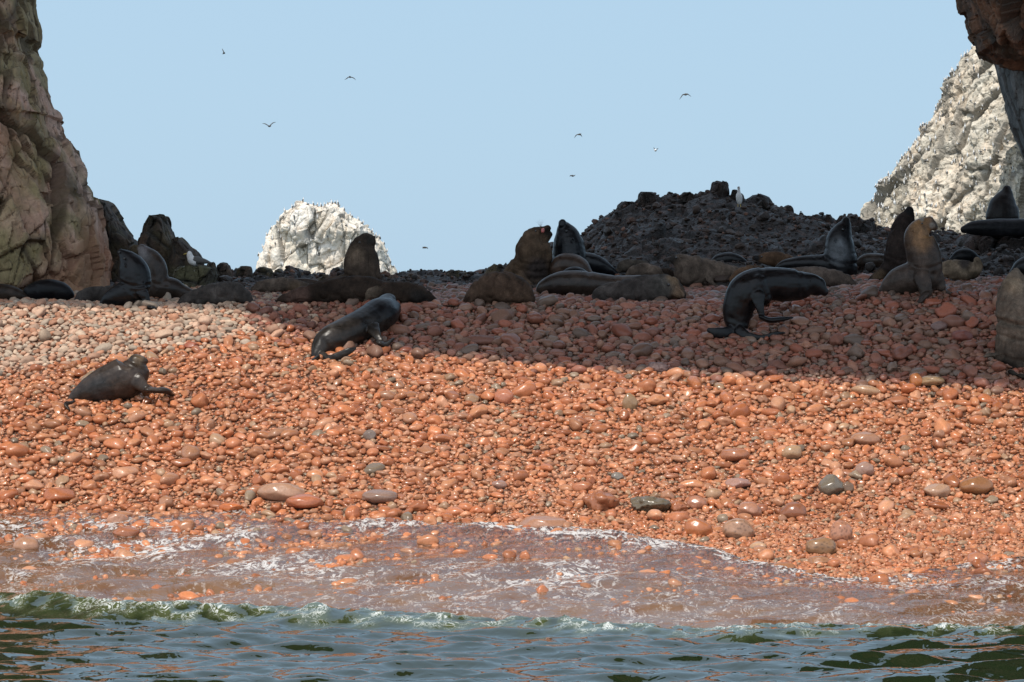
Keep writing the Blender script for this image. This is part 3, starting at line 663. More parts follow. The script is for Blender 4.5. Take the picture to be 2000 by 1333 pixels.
blab = ['small square dark block right of the streaked brown block', 'round-topped dark boulder behind the grey lying sea lion', 'flat-topped brown block standing left of the white dome rock', 'dark jagged boulder at the left foot of the white dome rock',
        'small pointed dark stone before the white dome rock', 'brown double-topped block in front of the white dome rock', 'low dark stone at the foot of the white dome rock', 'dark boulder right of the large sitting sea lion',
        'small dark stone right of the white dome rock against the sky', 'pointed dark rock on the ridge against the sky', 'small flat dark rock on the ridge against the sky', 'wide low dark slab on the ridge behind the brown humped sea lion',
        'dark rock on the ridge behind the pink-mouthed sea lion', 'brown stone behind the grey lying sea lion']
for k, (b, lb) in enumerate(zip(blocks, blab)): darkrock(list(b), 89.5+(k % 3)*.8, .35, 60+k, lb, n=40, nu_=90, fac=((.4, .06), (.16, .02)), name='boulder')
tops = [((376, 1252, 1272), (380, 1247, 1279), (390, 1245, 1281), (402, 1247, 1278)), ((395, 1215, 1238), (402, 1207, 1245), (416, 1204, 1248), (430, 1203, 1250)), ((355, 1400, 1420), (358, 1390, 1423), (372, 1386, 1426), (392, 1384, 1428), (415, 1382, 1430)),
        ((372, 1428, 1440), (384, 1424, 1452), (402, 1420, 1456), (420, 1418, 1458)), ((403, 1534, 1544), (408, 1528, 1550), (430, 1526, 1554)), ((420, 1610, 1622), (428, 1604, 1628), (448, 1602, 1630)), ((437, 1676, 1690), (444, 1666, 1702), (460, 1660, 1708)),
        ((377, 1333, 1348), (382, 1328, 1354), (396, 1326, 1358)), ((392, 1482, 1496), (398, 1476, 1502), (412, 1474, 1506)), ((376, 1368, 1380), (382, 1362, 1386), (396, 1360, 1388))]
tlab = ['rounded dark boulder perched on the left shoulder of the dark hill', 'low round boulder below the perched one on the dark hill', 'large blocky boulder on the very top of the dark hill', 'dark boulder beside the gull on the dark hill',
        'small stone on the right slope line of the dark hill', 'round boulder left of the upright black sea lion on the skyline', 'low dark rock right of the upright black sea lion on the skyline', 'small dark stone on the hilltop left of the blocky boulder', 'small flat stone on the skyline right of the gull', 'tiny dark stone just left of the blocky hilltop boulder']
for k, (b, lb) in enumerate(zip(tops, tlab)): darkrock(list(b), 95.5, .4, 90+k, lb, mat=M_rubb, n=40, nu_=90, fac=((.4, .05), (.16, .02)), name='boulder', e=.85)
darkrock([(455, 1900, 2300), (462, 1872, 2300), (475, 1860, 2300), (500, 1850, 2300), (540, 1840, 2300)], 93.5, 1.6, 120, 'dark rock ledge under the two sea lions at the upper right', mat=M_rubb)
# rubble strewn on the hill
n = 15500; rxx = RNG.uniform(-18.5, 18.5, n); ryy = RNG.uniform(85.5, 97, n); rr = np.clip(RNG.lognormal(-3.4, .55, n), .018, .17)
rxx, ryy, rr = [q[np.abs(rxx) < ryy*.2] for q in (rxx, ryy, rr)]; n = len(rxx)
vr = []
for k in range(10):
    v, f0 = stonemesh(300+k, 2, .2); d = np.random.default_rng(k)
    for _ in range(6):
        q = d.normal(size=3); q /= np.linalg.norm(q); h = d.uniform(.5, .8); v = v-np.clip(v@q-h, 0, None)[:, None]*q
    vr.append(v)
V = np.array(vr)[RNG.integers(0, 10, n)]*np.stack([rr*RNG.uniform(.8, 1.5, n), rr, rr*RNG.uniform(.6, 1, n)], 1)[:, None]
an = RNG.uniform(0, 6.28, n); s, k = np.sin(an)[:, None], np.cos(an)[:, None]; V = np.stack([V[..., 0]*k-V[..., 1]*s, V[..., 0]*s+V[..., 1]*k, V[..., 2]], -1)
V = V+np.stack([rxx, ryy, np.where(ryy < 85.5, H(rxx, ryy), HH(rxx, ryy))+rr*.35], 1)[:, None]
Fr = (f0[None]+(np.arange(n)*V.shape[1])[:, None, None]).reshape(-1, 3)
pl = np.array([(.036, .022, .016), (.052, .030, .020), (.026, .018, .014), (.085, .042, .027), (.18, .085, .052), (.042, .028, .021)])
col = pl[RNG.choice(6, n, p=[.3, .25, .25, .1, .04, .06])]
m = mesh('rubble', V.reshape(-1, 3), Fr, False); attr(m, 'tone', np.repeat(np.hstack([col, RNG.uniform(.0, .2, (n, 1))]), V.shape[1], 0))
tag(obj('rubble', m, M_peb), kind='stuff')
#@ROCKS_END

# ---------------------------------------------------------------- sea lions
def crom(pts, k):
    pts = np.array(pts, float); Pp = np.vstack([2*pts[0]-pts[1], pts, 2*pts[-1]-pts[-2]]); out = []
    for i in range(1, len(Pp)-2):
        for t in np.linspace(0, 1, k, endpoint=False):
            a, b, c, d = Pp[i-1], Pp[i], Pp[i+1], Pp[i+2]
            out.append(.5*((2*b)+(c-a)*t+(2*a-5*b+4*c-d)*t*t+(3*b-a-3*c+d)*t**3))
    out.append(Pp[-2]); return np.array(out)
def chain_mesh(pts, Y0, ka=1., kb=1., nr=22, round_=True):
    """pts: px, row, radius px, depth shift m. ka scales across the picture plane, kb in depth"""
    W = [list(P(p[0], p[1], Y0+(p[3] if len(p) > 3 else 0)))+[p[2]*Y0/F] for p in pts]
    S = crom(W, 8); S[:, 3] = np.clip(S[:, 3], .006, None)
    pos, r = S[:, :3], S[:, 3]; T = np.gradient(pos, axis=0); T /= np.linalg.norm(T, axis=1, keepdims=True)+1e-9
    rings = []
    def ring(p, t, ra, rb):
        D = np.array([0, 1., 0]); D = D-t*D.dot(t); nd = np.linalg.norm(D)
        D = D/nd if nd > 1e-3 else np.array([1., 0, 0]); A = np.cross(t, D)
        th = np.linspace(0, 6.2832, nr, endpoint=False)[:, None]
        rings.append(p+A*np.cos(th)*ra+D*np.sin(th)*rb)
    cap_ = [(.96, .28), (.8, .6), (.5, .87), (.15, .99)] if round_ else [(.3, .5)]
    for h, q in cap_: ring(pos[0]-T[0]*r[0]*h*.9, T[0], r[0]*ka*q, r[0]*kb*q)
    for p, t, q in zip(pos, T, r): ring(p, t, q*ka, q*kb)
    for h, q in cap_[::-1]: ring(pos[-1]+T[-1]*r[-1]*h*.9, T[-1], r[-1]*ka*q, r[-1]*kb*q)
    V = np.concatenate(rings); n = len(rings)
    f = [tuple(q) for q in grid_faces(nr, n, True).tolist()]
    f.append(tuple(range(nr))[::-1]); f.append(tuple(range((n-1)*nr, n*nr)))
    return V, f
def mat_fur(name, rough, coat, spec=.3, bumpd=.008):
    t = NT(name); c = t.at('fur', True); v = t.coord(); n = t.noise(v, 5, 6, .62, .4); n2 = t.noise(v, 45, 4, .7); n3 = t.noise(t.coord((1, 1, .35)), 60, 3, .6)
    col = t.mix(.85, c, t.ramp(n, (.28, .4), (.5, .95), (.75, 1.8)), 'MULTIPLY')
    nl = t.noise(v, 1.7, 4, .6, .5); col = t.mix(.8, col, t.ramp(nl, (.32, .55), (.5, 1.), (.7, 1.55)), 'MULTIPLY')
    col = t.mix(.7, col, t.ramp(n2, (.3, .6), (.7, 1.45)), 'MULTIPLY')
    r = t.math('ADD', rough, t.math('MULTIPLY', t.math('SUBTRACT', n, .5), .35))
    b = t.bump(t.math('ADD', t.math('MULTIPLY', n, 2.0), t.math('ADD', n2, n3)), .5, bumpd)
    return t.done(t.bsdf(color=col, rough=r, normal=b, coat=coat, coatr=.12, spec=spec))
FUR = {'wet': mat_fur('wet_black_fur', .33, .0, .30, bumpd=.0007), 'sleek': mat_fur('sleek_dark_fur', .38, 0., .18, bumpd=.0015), 'dry': mat_fur('dry_brown_fur', .7, 0., .08, bumpd=.009)}
def mat_plain(name, col, rough=.4, coat=0.):
    t = NT(name); n = t.noise(t.coord(), 30, 3); return t.done(t.bsdf(color=t.mix(.4, col+(1,), t.ramp(n, (.3, .7), (.7, 1.2)), 'MULTIPLY'), rough=rough, coat=coat))
M_eye = mat_plain('dark_eye', (.008, .007, .006), .08, .8); M_pink = mat_plain('pink_mouth', (.62, .16, .14), .3, .4); M_whisk = mat_plain('whisker', (.25, .2, .15), .6)
M_tooth = mat_plain('tooth', (.6, .55, .42), .3)
dg_list = []
def seal(label, base, chains, fur=(.03, .022, .018), mat='sleek', flippers=(), patches=(), eyes=(), ears=(), group=None, dY=0., mouth=None, whisk=None, kb=.92, vox=.02, folds=()):
    """base: photo position where it rests. chains: body lofts. flippers: (kind, points) with kind 'flat' or 'side'."""
    g = hit(*base); Y0 = g.y+.32+dY
    V, Fq = [], []
    def add(v, f): 
        o_ = sum(len(q) for q in V); V.append(v); Fq.extend([tuple(i+o_ for i in q) for q in f])
    for ch in chains: add(*chain_mesh(ch, Y0, 1., kb))
    for kind, pts in flippers:
        if kind == 'flat':
            pts = [(p[0], p[1], p[2], hit(p[0], min(p[1], 800)).y-.16-Y0) if p[1] > base[1]-30 and p[1] > 560 else p for p in pts]
            add(*chain_mesh(pts, Y0, .65, 1.5))
        else: add(*chain_mesh(pts, Y0, 1., .42))
    for (ex_, ey_, er, ed) in ears: add(*chain_mesh([(ex_, ey_, er, ed), (ex_+er*1.2, ey_+er*2.2, er*.5, ed)], Y0, 1, 1, 10))
    V = np.concatenate(V); o0 = np.array(P(base[0], base[1], Y0)); m = bpy.data.meshes.new('sea_lion'); m.from_pydata((V-o0).tolist(), [], Fq)
    tmp = bpy.data.objects.new('sea_lion', m); C.objects.link(tmp)
    rm = tmp.modifiers.new('r', 'REMESH'); rm.mode = 'VOXEL'; rm.voxel_size = vox; rm.use_smooth_shade = True
    s_ = tmp.modifiers.new('s', 'SMOOTH'); s_.factor = .5; s_.iterations = 3
    dg_list.append((tmp, o0, Y0, fur, mat, patches, folds)); tmp.location = o0
    tag(tmp, label, 'sea lion', group)
    for (a, b, r, d) in eyes:
        v, f = ico(2); e = obj('eye', mesh('eye', v*r*Y0/F, f), M_eye, tmp); e.location = np.array(P(a, b, Y0+d))-o0
    if mouth:
        a, b, r, d = mouth; v, f = stonemesh(3, 3); e = obj('mouth', mesh('mouth', v*np.array([.8, .9, 1.2])*r*Y0/F, f), M_pink, tmp); e.location = np.array(P(a, b, Y0+d))-o0
    if whisk:
        a, b, d = whisk
        for k in range(7):
            q = np.array(P(a, b, Y0+d))-o0; an_ = math.radians(70+k*9); L_ = .26
            pts = [q+np.array([math.cos(an_)*L_*t, -.03*k*t, math.sin(an_)*L_*t-.05*t*t]) for t in (0, .35, .7, 1)]
            vv_, ff_ = [], []
            for i, p in enumerate(pts):
                r = .0035*(1-i*.27)
                vv_ += [p+(r, 0, 0), p+(-r*.5, r*.8, 0), p+(-r*.5, -r*.8, 0)]
                if i: ff_ += [((i-1)*3+j, (i-1)*3+(j+1) % 3, i*3+(j+1) % 3, i*3+j) for j in range(3)]
            obj('whisker', mesh('whisker', np.array(vv_), np.array(ff_)), M_whisk, tmp)
    return tmp
BK = (.007, .007, .008); DB = (.034, .023, .017); GB = (.105, .078, .060); BR = (.095, .055, .033); GO = (.15, .085, .042); TAN = (.17, .125, .085); GY = (.06, .052, .047)
#@SEALS
exec_seals = True
seal('dark brown sea lion lying at the left edge, tail towards the curled black one', (15, 592), [[(-50, 580, 13), (-20, 574, 18), (10, 573, 18), (35, 578, 14), (52, 586, 6)]], DB)
seal('curled black sea lion lying at the foot of the tall cliff', (95, 593), [[(46, 584, 8), (62, 573, 18), (88, 568, 22), (115, 570, 21), (132, 578, 15), (139, 588, 6)]], BK, 'sleek', [('flat', [(100, 590, 5, -.35), (112, 586, 5, -.4), (124, 578, 3, -.4)])], dY=.1, folds=[(75, 560, 90, 590, 3, .03)])
seal('grey-brown sea lion lying behind the black sitting one on the left', (185, 597), [[(152, 588, 10), (166, 580, 16), (195, 577, 18), (235, 575, 18), (265, 580, 12)]], GY, 'dry', dY=.55)
seal('glossy black sea lion with folded neck, sitting nearest the sunlit pebbles on the left', (245, 602), [[(201, 592, 7), (212, 585, 15), (232, 578, 23), (252, 572, 28), (266, 560, 26)],
     [(262, 572, 26), (265, 555, 30), (262, 535, 31), (255, 518, 27), (248, 506, 19), (241, 498, 12), (235, 493, 7)]], BK, 'wet',
     [('side', [(272, 560, 13, -.25), (282, 578, 9, -.3), (290, 594, 7, -.3)]), ('flat', [(286, 597, 7, -.3), (296, 601, 7, -.3), (304, 603, 3, -.3)]), ('flat', [(222, 596, 5, -.3), (238, 597, 5, -.35), (252, 600, 3, -.35)])], ears=[(243, 516, 2, -.28)], eyes=[(243, 505, 2.4, -.22), (233, 493, 2.2, -.1)], kb=.85, dY=-.1, folds=[(236, 550, 292, 556, 3, .045), (244, 562, 288, 566, 2.5, .04), (258, 572, 284, 584, 2.5, .03)])
seal('brown sea lion sitting behind the glossy black one with its nose up', (340, 588), [[(276, 485, 9), (283, 494, 15), (293, 508, 22), (302, 526, 25), (304, 545, 25), (304, 566, 25)], [(298, 566, 22), (330, 566, 25), (356, 573, 17), (380, 577, 9), (397, 574, 3)]], DB, 'wet', [('flat', [(300, 586, 7, -.3), (318, 590, 8, -.4), (330, 590, 5, -.4)])], patches=[(280, 495, 18, (.09, .08, .08))], kb=.8, folds=[(288, 545, 328, 556, 3, .03)])
seal('dark grey sea lion sleeping flat between the brown sitting one and the brown pile', (425, 600), [[(348, 594, 5), (364, 586, 12), (392, 580, 19), (425, 575, 23), (455, 574, 24), (476, 580, 18), (490, 589, 9), (503, 594, 5)]], GY, 'dry', [('flat', [(350, 595, 5), (340, 598, 5, -.1)])], folds=[(448, 552, 468, 598, 4, .035), (462, 560, 478, 598, 3, .02)])
seal('brown sea lion lying behind the dark grey sleeper on the left', (550, 577), [[(497, 567, 8), (512, 560, 14), (540, 557, 15), (570, 557, 13), (600, 561, 9)]], GB, 'dry', patches=[(575, 562, 14, (.13, .09, .06))], folds=[(556, 548, 548, 575, 3, .03)])
seal('dark sea lion lying flat far back before the white dome rock', (600, 566), [[(560, 552, 5), (590, 552, 9), (620, 556, 9), (645, 560, 6)]], DB)
seal('long brown sea lion lying full length left of the curled one', (640, 600), [[(537, 590, 4), (556, 583, 11), (590, 577, 17), (630, 572, 23), (670, 568, 27), (705, 567, 28), (735, 570, 25), (750, 578, 16)]], DB, 'dry', [('flat', [(548, 590, 6), (538, 594, 6, -.1), (545, 602, 4, -.15)])], patches=[(580, 580, 30, (.075, .045, .035))], dY=.05, folds=[(722, 548, 712, 596, 4, .03), (600, 566, 606, 598, 4, .02), (690, 548, 684, 592, 3, .02)])
seal('huge brown bull sea lion sitting upright in front of the white dome rock', (690, 578), [[(606, 556, 5), (635, 553, 9), (665, 552, 16), (700, 552, 28), (725, 556, 20)],
     [(709, 566, 32), (708, 540, 36), (707, 515, 36), (707, 495, 32), (710, 480, 25), (716, 470, 17)], [(714, 474, 12), (716, 466, 9), (717, 463, 6)], [(722, 478, 14), (729, 470, 9), (731, 466, 6)]], (.06, .043, .032), 'dry', patches=[(695, 500, 20, (.14, .10, .07)), (725, 470, 12, (.04, .035, .03))], eyes=[(702, 474, 2, -.36)], kb=.85, folds=[(672, 536, 744, 548, 3.5, .05), (668, 548, 738, 560, 3, .04), (690, 470, 735, 480, 3, .02)])
seal('sea lion with round grizzled head to the left, behind the climbing one', (790, 597), [[(716, 594, 6), (719, 584, 15), (724, 575, 21), (740, 572, 19), (765, 571, 22), (795, 573, 24), (822, 578, 20), (842, 586, 11), (858, 594, 4)]], DB, 'dry', patches=[(720, 575, 22, (.12, .09, .065)), (820, 585, 25, (.02, .017, .015))], dY=-.1, folds=[(742, 552, 750, 594, 4, .05), (790, 552, 800, 596, 4, .02)])
seal('wet black sea lion climbing up the pebbles with its back to us, sunlit rump', (640, 704), [[(611, 703, 5, -.2), (616, 695, 10, -.2), (630, 676, 23), (648, 664, 29, .1), (672, 652, 30, .3), (698, 640, 31, .6), (724, 626, 33, 1.0), (745, 614, 34, 1.3), (760, 606, 26, 1.6), (768, 602, 18, 1.8)], [(748, 610, 26, 1.3), (752, 596, 21, 1.6), (757, 586, 14, 1.8), (764, 586, 11, 1.9)]], (.022, .018, .015), 'wet',
     [('side', [(728, 640, 15, .4), (736, 655, 9, .1), (743, 665, 7, 0)]), ('flat', [(740, 670, 7, -.1), (752, 674, 8, 0), (766, 664, 5, .2)]), ('side', [(628, 695, 9, -.3), (645, 701, 8, -.45), (668, 692, 8, -.5), (684, 685, 7, -.5), (693, 681, 4, -.45)]), ('flat', [(618, 700, 7, -.2), (610, 706, 6, -.25), (604, 710, 3, -.25)])], patches=[(765, 600, 28, (.006, .006, .007)), (735, 600, 24, (.006, .006, .007))], dY=.1, kb=.9, folds=[(712, 625, 750, 640, 4, .02), (632, 665, 650, 700, 4, .025)])
seal('brown humped sea lion curled up in the middle of the crest', (980, 600), [[(906, 596, 5), (922, 580, 17), (945, 569, 29), (972, 563, 34), (1000, 567, 33), (1022, 577, 25), (1036, 588, 13)]], (.075, .047, .032), 'dry', [('flat', [(950, 597, 6, -.35), (980, 596, 6, -.4), (1000, 598, 4, -.4)]), ('flat', [(912, 596, 5), (890, 598, 5, -.1), (866, 597, 3, -.1)])], folds=[(912, 592, 932, 556, 3, .03), (926, 596, 950, 545, 3, .035), (944, 598, 970, 538, 3, .025), (1000, 596, 1014, 552, 3, .02)])
seal('brown bull sea lion with open pink mouth facing the black one', (1030, 558), [[(982, 546, 9), (996, 534, 18), (1018, 524, 27), (1040, 522, 30)], [(1040, 545, 32), (1042, 520, 35), (1043, 500, 37), (1042, 482, 35), (1044, 466, 26), (1052, 456, 17), (1064, 450, 9), (1070, 446, 7)], [(1050, 472, 17), (1064, 466, 11), (1073, 458, 7)]], (.085, .055, .035), 'dry', [('side', [(1015, 535, 12, -.3), (1028, 550, 8, -.4), (1040, 560, 5, -.4)])], patches=[(1050, 530, 30, (.04, .03, .026)), (1072, 452, 12, (.03, .025, .02))], mouth=(1060, 451, 4.5, -.17), whisk=(1056, 445, -.2), eyes=[(1046, 452, 1.8, -.24)], kb=.85, folds=[(1004, 506, 1078, 514, 3, .035), (1002, 518, 1076, 528, 3, .035), (1006, 532, 1070, 542, 3, .025)])
seal('wet black bull sea lion sitting tall, nose to the sky, facing the pink-mouthed one', (1115, 556), [[(1098, 436, 8), (1101, 444, 15), (1106, 458, 24), (1110, 478, 31)], [(1098, 440, 8, -.1), (1099, 434, 7, -.1)], [(1110, 478, 30), (1112, 500, 34), (1112, 522, 38), (1110, 545, 37)], [(1130, 520, 22), (1150, 514, 20), (1172, 520, 17), (1190, 528, 10), (1205, 536, 4)]], (.006, .007, .009), 'wet', ears=[(1118, 466, 2.4, -.4)], eyes=[(1106, 452, 2.4, -.26)], kb=.85, dY=.3, folds=[(1078, 500, 1146, 508, 3.5, .03), (1130, 500, 1142, 535, 4, .05)])
seal('brown sea lion hump resting against the chest of the tall black bull', (1110, 560), [[(1085, 545, 10), (1092, 525, 20), (1108, 518, 24), (1130, 526, 24), (1148, 540, 14)]], (.055, .034, .024), 'wet', dY=-.3)
seal('glossy black sea lion back showing just above the dark brown sleeper', (1118, 572), [[(1098, 545, 8), (1112, 537, 14), (1130, 536, 14), (1148, 542, 9)]], BK, 'wet', dY=-.35)
seal('dark brown sea lion lying full length with glossy flank, left of the pale-faced one', (1130, 583), [[(1052, 574, 8), (1064, 563, 17), (1095, 556, 25), (1135, 556, 27), (1175, 560, 25), (1210, 558, 20), (1250, 553, 15)]], DB, 'wet', [('flat', [(1100, 578, 6, -.35), (1125, 580, 5, -.4), (1145, 582, 3, -.4)])], patches=[(1080, 570, 24, (.03, .02, .016)), (1225, 545, 25, (.08, .055, .042))], folds=[(1150, 532, 1162, 580, 4, .03), (1200, 540, 1180, 580, 4, .03)])
seal('grey-brown sea lion lying with its pale tan face to the right', (1240, 595), [[(1158, 586, 6), (1172, 576, 15), (1205, 570, 22), (1245, 566, 27), (1285, 564, 28), (1308, 565, 26), (1322, 571, 19), (1331, 578, 13)], [(1322, 572, 12, -.15), (1331, 578, 8, -.2)]], (.06, .05, .045), 'dry', patches=[(1312, 548, 15, (.30, .20, .12)), (1322, 572, 16, (.17, .11, .07)), (1290, 560, 26, (.09, .08, .07))], eyes=[(1306, 557, 3.0, -.38)], ears=[(1290, 556, 2.2, -.42)], folds=[(1292, 540, 1298, 588, 3.5, .035), (1212, 548, 1206, 592, 3, .02), (1318, 560, 1326, 576, 2, .025)])
seal('brown sea lion hump behind the tall black bull, right side', (1235, 545), [[(1206, 530, 6), (1218, 522, 13), (1238, 520, 15), (1262, 524, 13), (1280, 532, 7)]], (.06, .048, .038), 'dry')
seal('light brown sea lion lying in the pile behind the pale-faced one', (1260, 552), [[(1222, 545, 6), (1240, 534, 15), (1262, 530, 16), (1285, 534, 12), (1298, 544, 6)]], GB, 'dry')
seal('dark sea lion shoulder between the pile and the large grey-brown one', (1300, 552), [[(1276, 546, 5), (1290, 536, 11), (1305, 534, 12), (1318, 540, 8)]], DB, 'dry')
seal('large grey-brown sea lion with raised head and whiskered snout to the left', (1380, 558), [[(1304, 508, 4), (1312, 508, 9), (1325, 512, 18), (1338, 522, 30), (1350, 529, 33), (1372, 532, 30), (1400, 534, 26), (1430, 537, 19), (1458, 542, 10)]], GB, 'dry', [('side', [(1385, 545, 8, -.35), (1395, 556, 6, -.4), (1402, 562, 4, -.4)])], patches=[(1312, 505, 12, (.035, .03, .027))], eyes=[(1321, 504, 2.2, -.2)], ears=[(1330, 502, 2, -.25)], kb=.85, folds=[(1372, 502, 1384, 556, 4, .045), (1400, 508, 1404, 556, 3, .02), (1322, 498, 1326, 512, 2, .02)])
seal('glossy black sea lion back with a blue sheen behind the large grey-brown one', (1425, 540), [[(1388, 516, 6), (1404, 509, 12), (1425, 506, 13), (1446, 510, 9), (1462, 518, 4)]], BK, 'wet', dY=.8)
seal('brown sea lion with black nose pointing left behind the arching black one', (1520, 540), [[(1472, 504, 4), (1482, 505, 8), (1500, 505, 14), (1520, 508, 17), (1545, 514, 15), (1560, 522, 9)]], BR, 'dry', patches=[(1477, 505, 9, (.015, .014, .014))], eyes=[(1488, 502, 2, -.12)], dY=.4)
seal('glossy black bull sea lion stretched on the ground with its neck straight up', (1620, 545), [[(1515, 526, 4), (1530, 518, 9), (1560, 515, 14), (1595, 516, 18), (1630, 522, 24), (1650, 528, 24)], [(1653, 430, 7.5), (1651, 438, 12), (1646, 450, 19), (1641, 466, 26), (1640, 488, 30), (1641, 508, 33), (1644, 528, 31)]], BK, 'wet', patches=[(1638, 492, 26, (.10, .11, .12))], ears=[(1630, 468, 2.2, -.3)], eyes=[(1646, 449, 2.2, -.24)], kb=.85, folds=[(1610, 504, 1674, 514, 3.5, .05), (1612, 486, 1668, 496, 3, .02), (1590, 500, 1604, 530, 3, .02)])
seal('brown-headed sea lion asleep behind the arching black one', (1470, 560), [[(1428, 548, 7), (1445, 538, 13), (1470, 532, 15), (1500, 536, 12), (1520, 544, 7)]], BR, 'dry', dY=-.2)
seal('long taupe sea lion lying behind the head of the arching black one', (1600, 568), [[(1500, 552, 10), (1530, 545, 19), (1570, 543, 22), (1610, 543, 22), (1645, 549, 18), (1668, 558, 10), (1684, 565, 4)]], (.11, .082, .066), 'dry', dY=-.1, folds=[(1620, 522, 1630, 564, 4, .02), (1650, 532, 1664, 564, 3, .02)])
seal('arching black sea lion stepping on the shaded pebbles with its head lowered to the right', (1445, 662), [[(1438, 654, 12, -.1), (1440, 640, 21, -.05), (1440, 618, 28), (1444, 595, 32), (1455, 572, 35), (1475, 560, 36, .1), (1505, 555, 33, .2), (1535, 557, 33, .3), (1562, 558, 29, .4), (1582, 556, 22, .45), (1596, 560, 19, .5)], [(1592, 556, 17, .45), (1604, 565, 12, .45), (1611, 571, 8, .45)], [(1474, 562, 33), (1484, 574, 25), (1488, 582, 20)]], (.006, .0055, .006), 'wet',
     [('side', [(1480, 580, 15, -.3), (1484, 600, 9, -.35), (1488, 618, 6, -.35)]), ('flat', [(1487, 620, 7, -.35), (1505, 626, 9, -.4), (1525, 624, 7, -.4), (1547, 621, 3, -.3)]), ('side', [(1436, 645, 12, -.15), (1416, 652, 13, -.3), (1399, 650, 11, -.35), (1384, 645, 5, -.35)]), ('side', [(1444, 646, 11, -.3), (1462, 658, 9, -.45), (1490, 661, 7, -.5), (1512, 653, 5, -.5), (1534, 650, 2, -.45)])], ears=[(1582, 548, 2, -.1)], kb=.85, folds=[(1490, 524, 1478, 560, 4, .035), (1468, 580, 1486, 640, 5, .035), (1562, 526, 1570, 578, 4, .05), (1425, 620, 1470, 630, 4, .02)])
seal('dark sea lion lying behind between the two upright ones on the right', (1710, 535), [[(1672, 518, 8), (1690, 511, 14), (1715, 510, 15), (1745, 514, 14), (1765, 520, 9)]], DB, 'wet', dY=.4)
seal('dark bull sea lion sitting upright right behind the golden one', (1740, 555), [[(1777, 411, 8), (1774, 419, 13), (1769, 432, 20), (1763, 452, 26), (1758, 478, 28), (1754, 505, 30)], [(1755, 510, 28), (1735, 525, 18), (1715, 538, 11), (1698, 548, 6)]], (.028, .02, .017), 'dry', patches=[(1715, 542, 16, (.12, .08, .05)), (1776, 412, 10, (.012, .012, .012))], dY=.2, kb=.85, folds=[(1732, 500, 1776, 508, 3, .03)])
seal('golden-brown bull sea lion sitting upright on the pebbles with head turned up to the right', (1780, 580), [[(1724, 568, 9), (1736, 560, 19), (1758, 550, 29), (1785, 545, 34), (1808, 540, 32)], [(1812, 548, 28), (1808, 525, 33), (1804, 500, 34), (1798, 480, 32), (1793, 462, 28), (1798, 448, 22), (1808, 438, 15), (1816, 432, 10)], [(1808, 442, 16), (1820, 440, 11), (1826, 445, 7)]], (.055, .040, .032), 'sleek',
     [('side', [(1800, 540, 17, -.35), (1806, 560, 14, -.45), (1808, 576, 12, -.45)]), ('flat', [(1808, 576, 12, -.45), (1800, 586, 12, -.5), (1796, 592, 6, -.5)]), ('side', [(1832, 540, 12, -.1), (1838, 560, 10, -.1)]), ('flat', [(1840, 566, 9, -.1), (1858, 574, 8, -.1), (1880, 570, 6, -.1), (1900, 566, 3, 0)])],
     patches=[(1795, 462, 34, (.16, .088, .042)), (1800, 440, 25, (.17, .095, .045)), (1820, 441, 7, (.30, .26, .22)), (1800, 430, 4, (.2, .17, .14))], eyes=[(1801, 437, 2, -.24)], ears=[(1783, 451, 2, -.35)], kb=.85, dY=-.05, folds=[(1770, 520, 1836, 516, 3, .03), (1776, 536, 1800, 560, 4, .04), (1820, 535, 1828, 575, 4, .04), (1784, 458, 1822, 456, 3, .02)])
seal('tan sea lion lying with curled neck right of the golden bull', (1880, 556), [[(1835, 530, 14), (1855, 527, 20), (1880, 529, 21), (1900, 528, 17), (1912, 520, 10), (1908, 508, 7)]], TAN, 'dry', patches=[(1885, 515, 14, (.05, .04, .035)), (1905, 540, 14, (.06, .045, .03))])
seal('dark sea lion curled over behind the tan one on the right', (1885, 540), [[(1860, 510, 8), (1875, 502, 14), (1893, 500, 13), (1908, 508, 8)]], BK, 'sleek', dY=.6)
seal('huge grey-tan bull sea lion seen from behind, cut by the right edge', (1985, 722), [[(1985, 528, 8, .5), (1984, 542, 20, .4), (1985, 562, 35, .3), (1988, 590, 44, .2), (1990, 612, 47, .1), (1992, 626, 44, 0)], [(1992, 618, 42), (1994, 640, 49), (1996, 668, 53), (1998, 695, 54), (2000, 712, 46)]], (.13, .10, .075), 'dry',
     [('flat', [(1960, 690, 8, -.2), (1938, 694, 9, -.25), (1920, 699, 4, -.25)]), ('flat', [(1975, 728, 8, -.5), (1996, 736, 9, -.55), (2030, 738, 6, -.5)])], patches=[(1985, 700, 45, (.055, .042, .032)), (1965, 722, 25, (.03, .025, .02)), (1978, 555, 22, (.19, .14, .095))], kb=.85, folds=[(1938, 622, 2060, 620, 5, .10), (1940, 650, 2050, 656, 4, .03), (1944, 690, 2050, 700, 5, .03), (1948, 585, 2040, 590, 4, .015)])
seal('blue-sheened black sea lion back behind the bull at the right edge', (2000, 560), [[(1978, 535, 8), (1996, 524, 18), (2020, 520, 22), (2050, 528, 16)]], BK, 'wet', dY=.6)
seal('black sea lion lying along the dark ledge at the upper right', (1950, 560), [[(1882, 449, 7), (1900, 446, 13), (1935, 445, 17), (1975, 445, 18), (2020, 446, 17), (2050, 448, 10)]], (.018, .018, .02), 'sleek', dY=93.0-.32-hit(1950, 560).y-1.4)
seal('dark cone-shaped sea lion sitting on the ledge at the upper right, nose straight up', (1960, 560), [[(1967, 369, 8), (1966, 377, 13), (1963, 388, 21), (1960, 400, 28), (1959, 413, 32), (1958, 425, 33), (1958, 435, 30)]], (.020, .017, .016), 'sleek', dY=93.4-.32-hit(1960, 560).y, kb=.85)
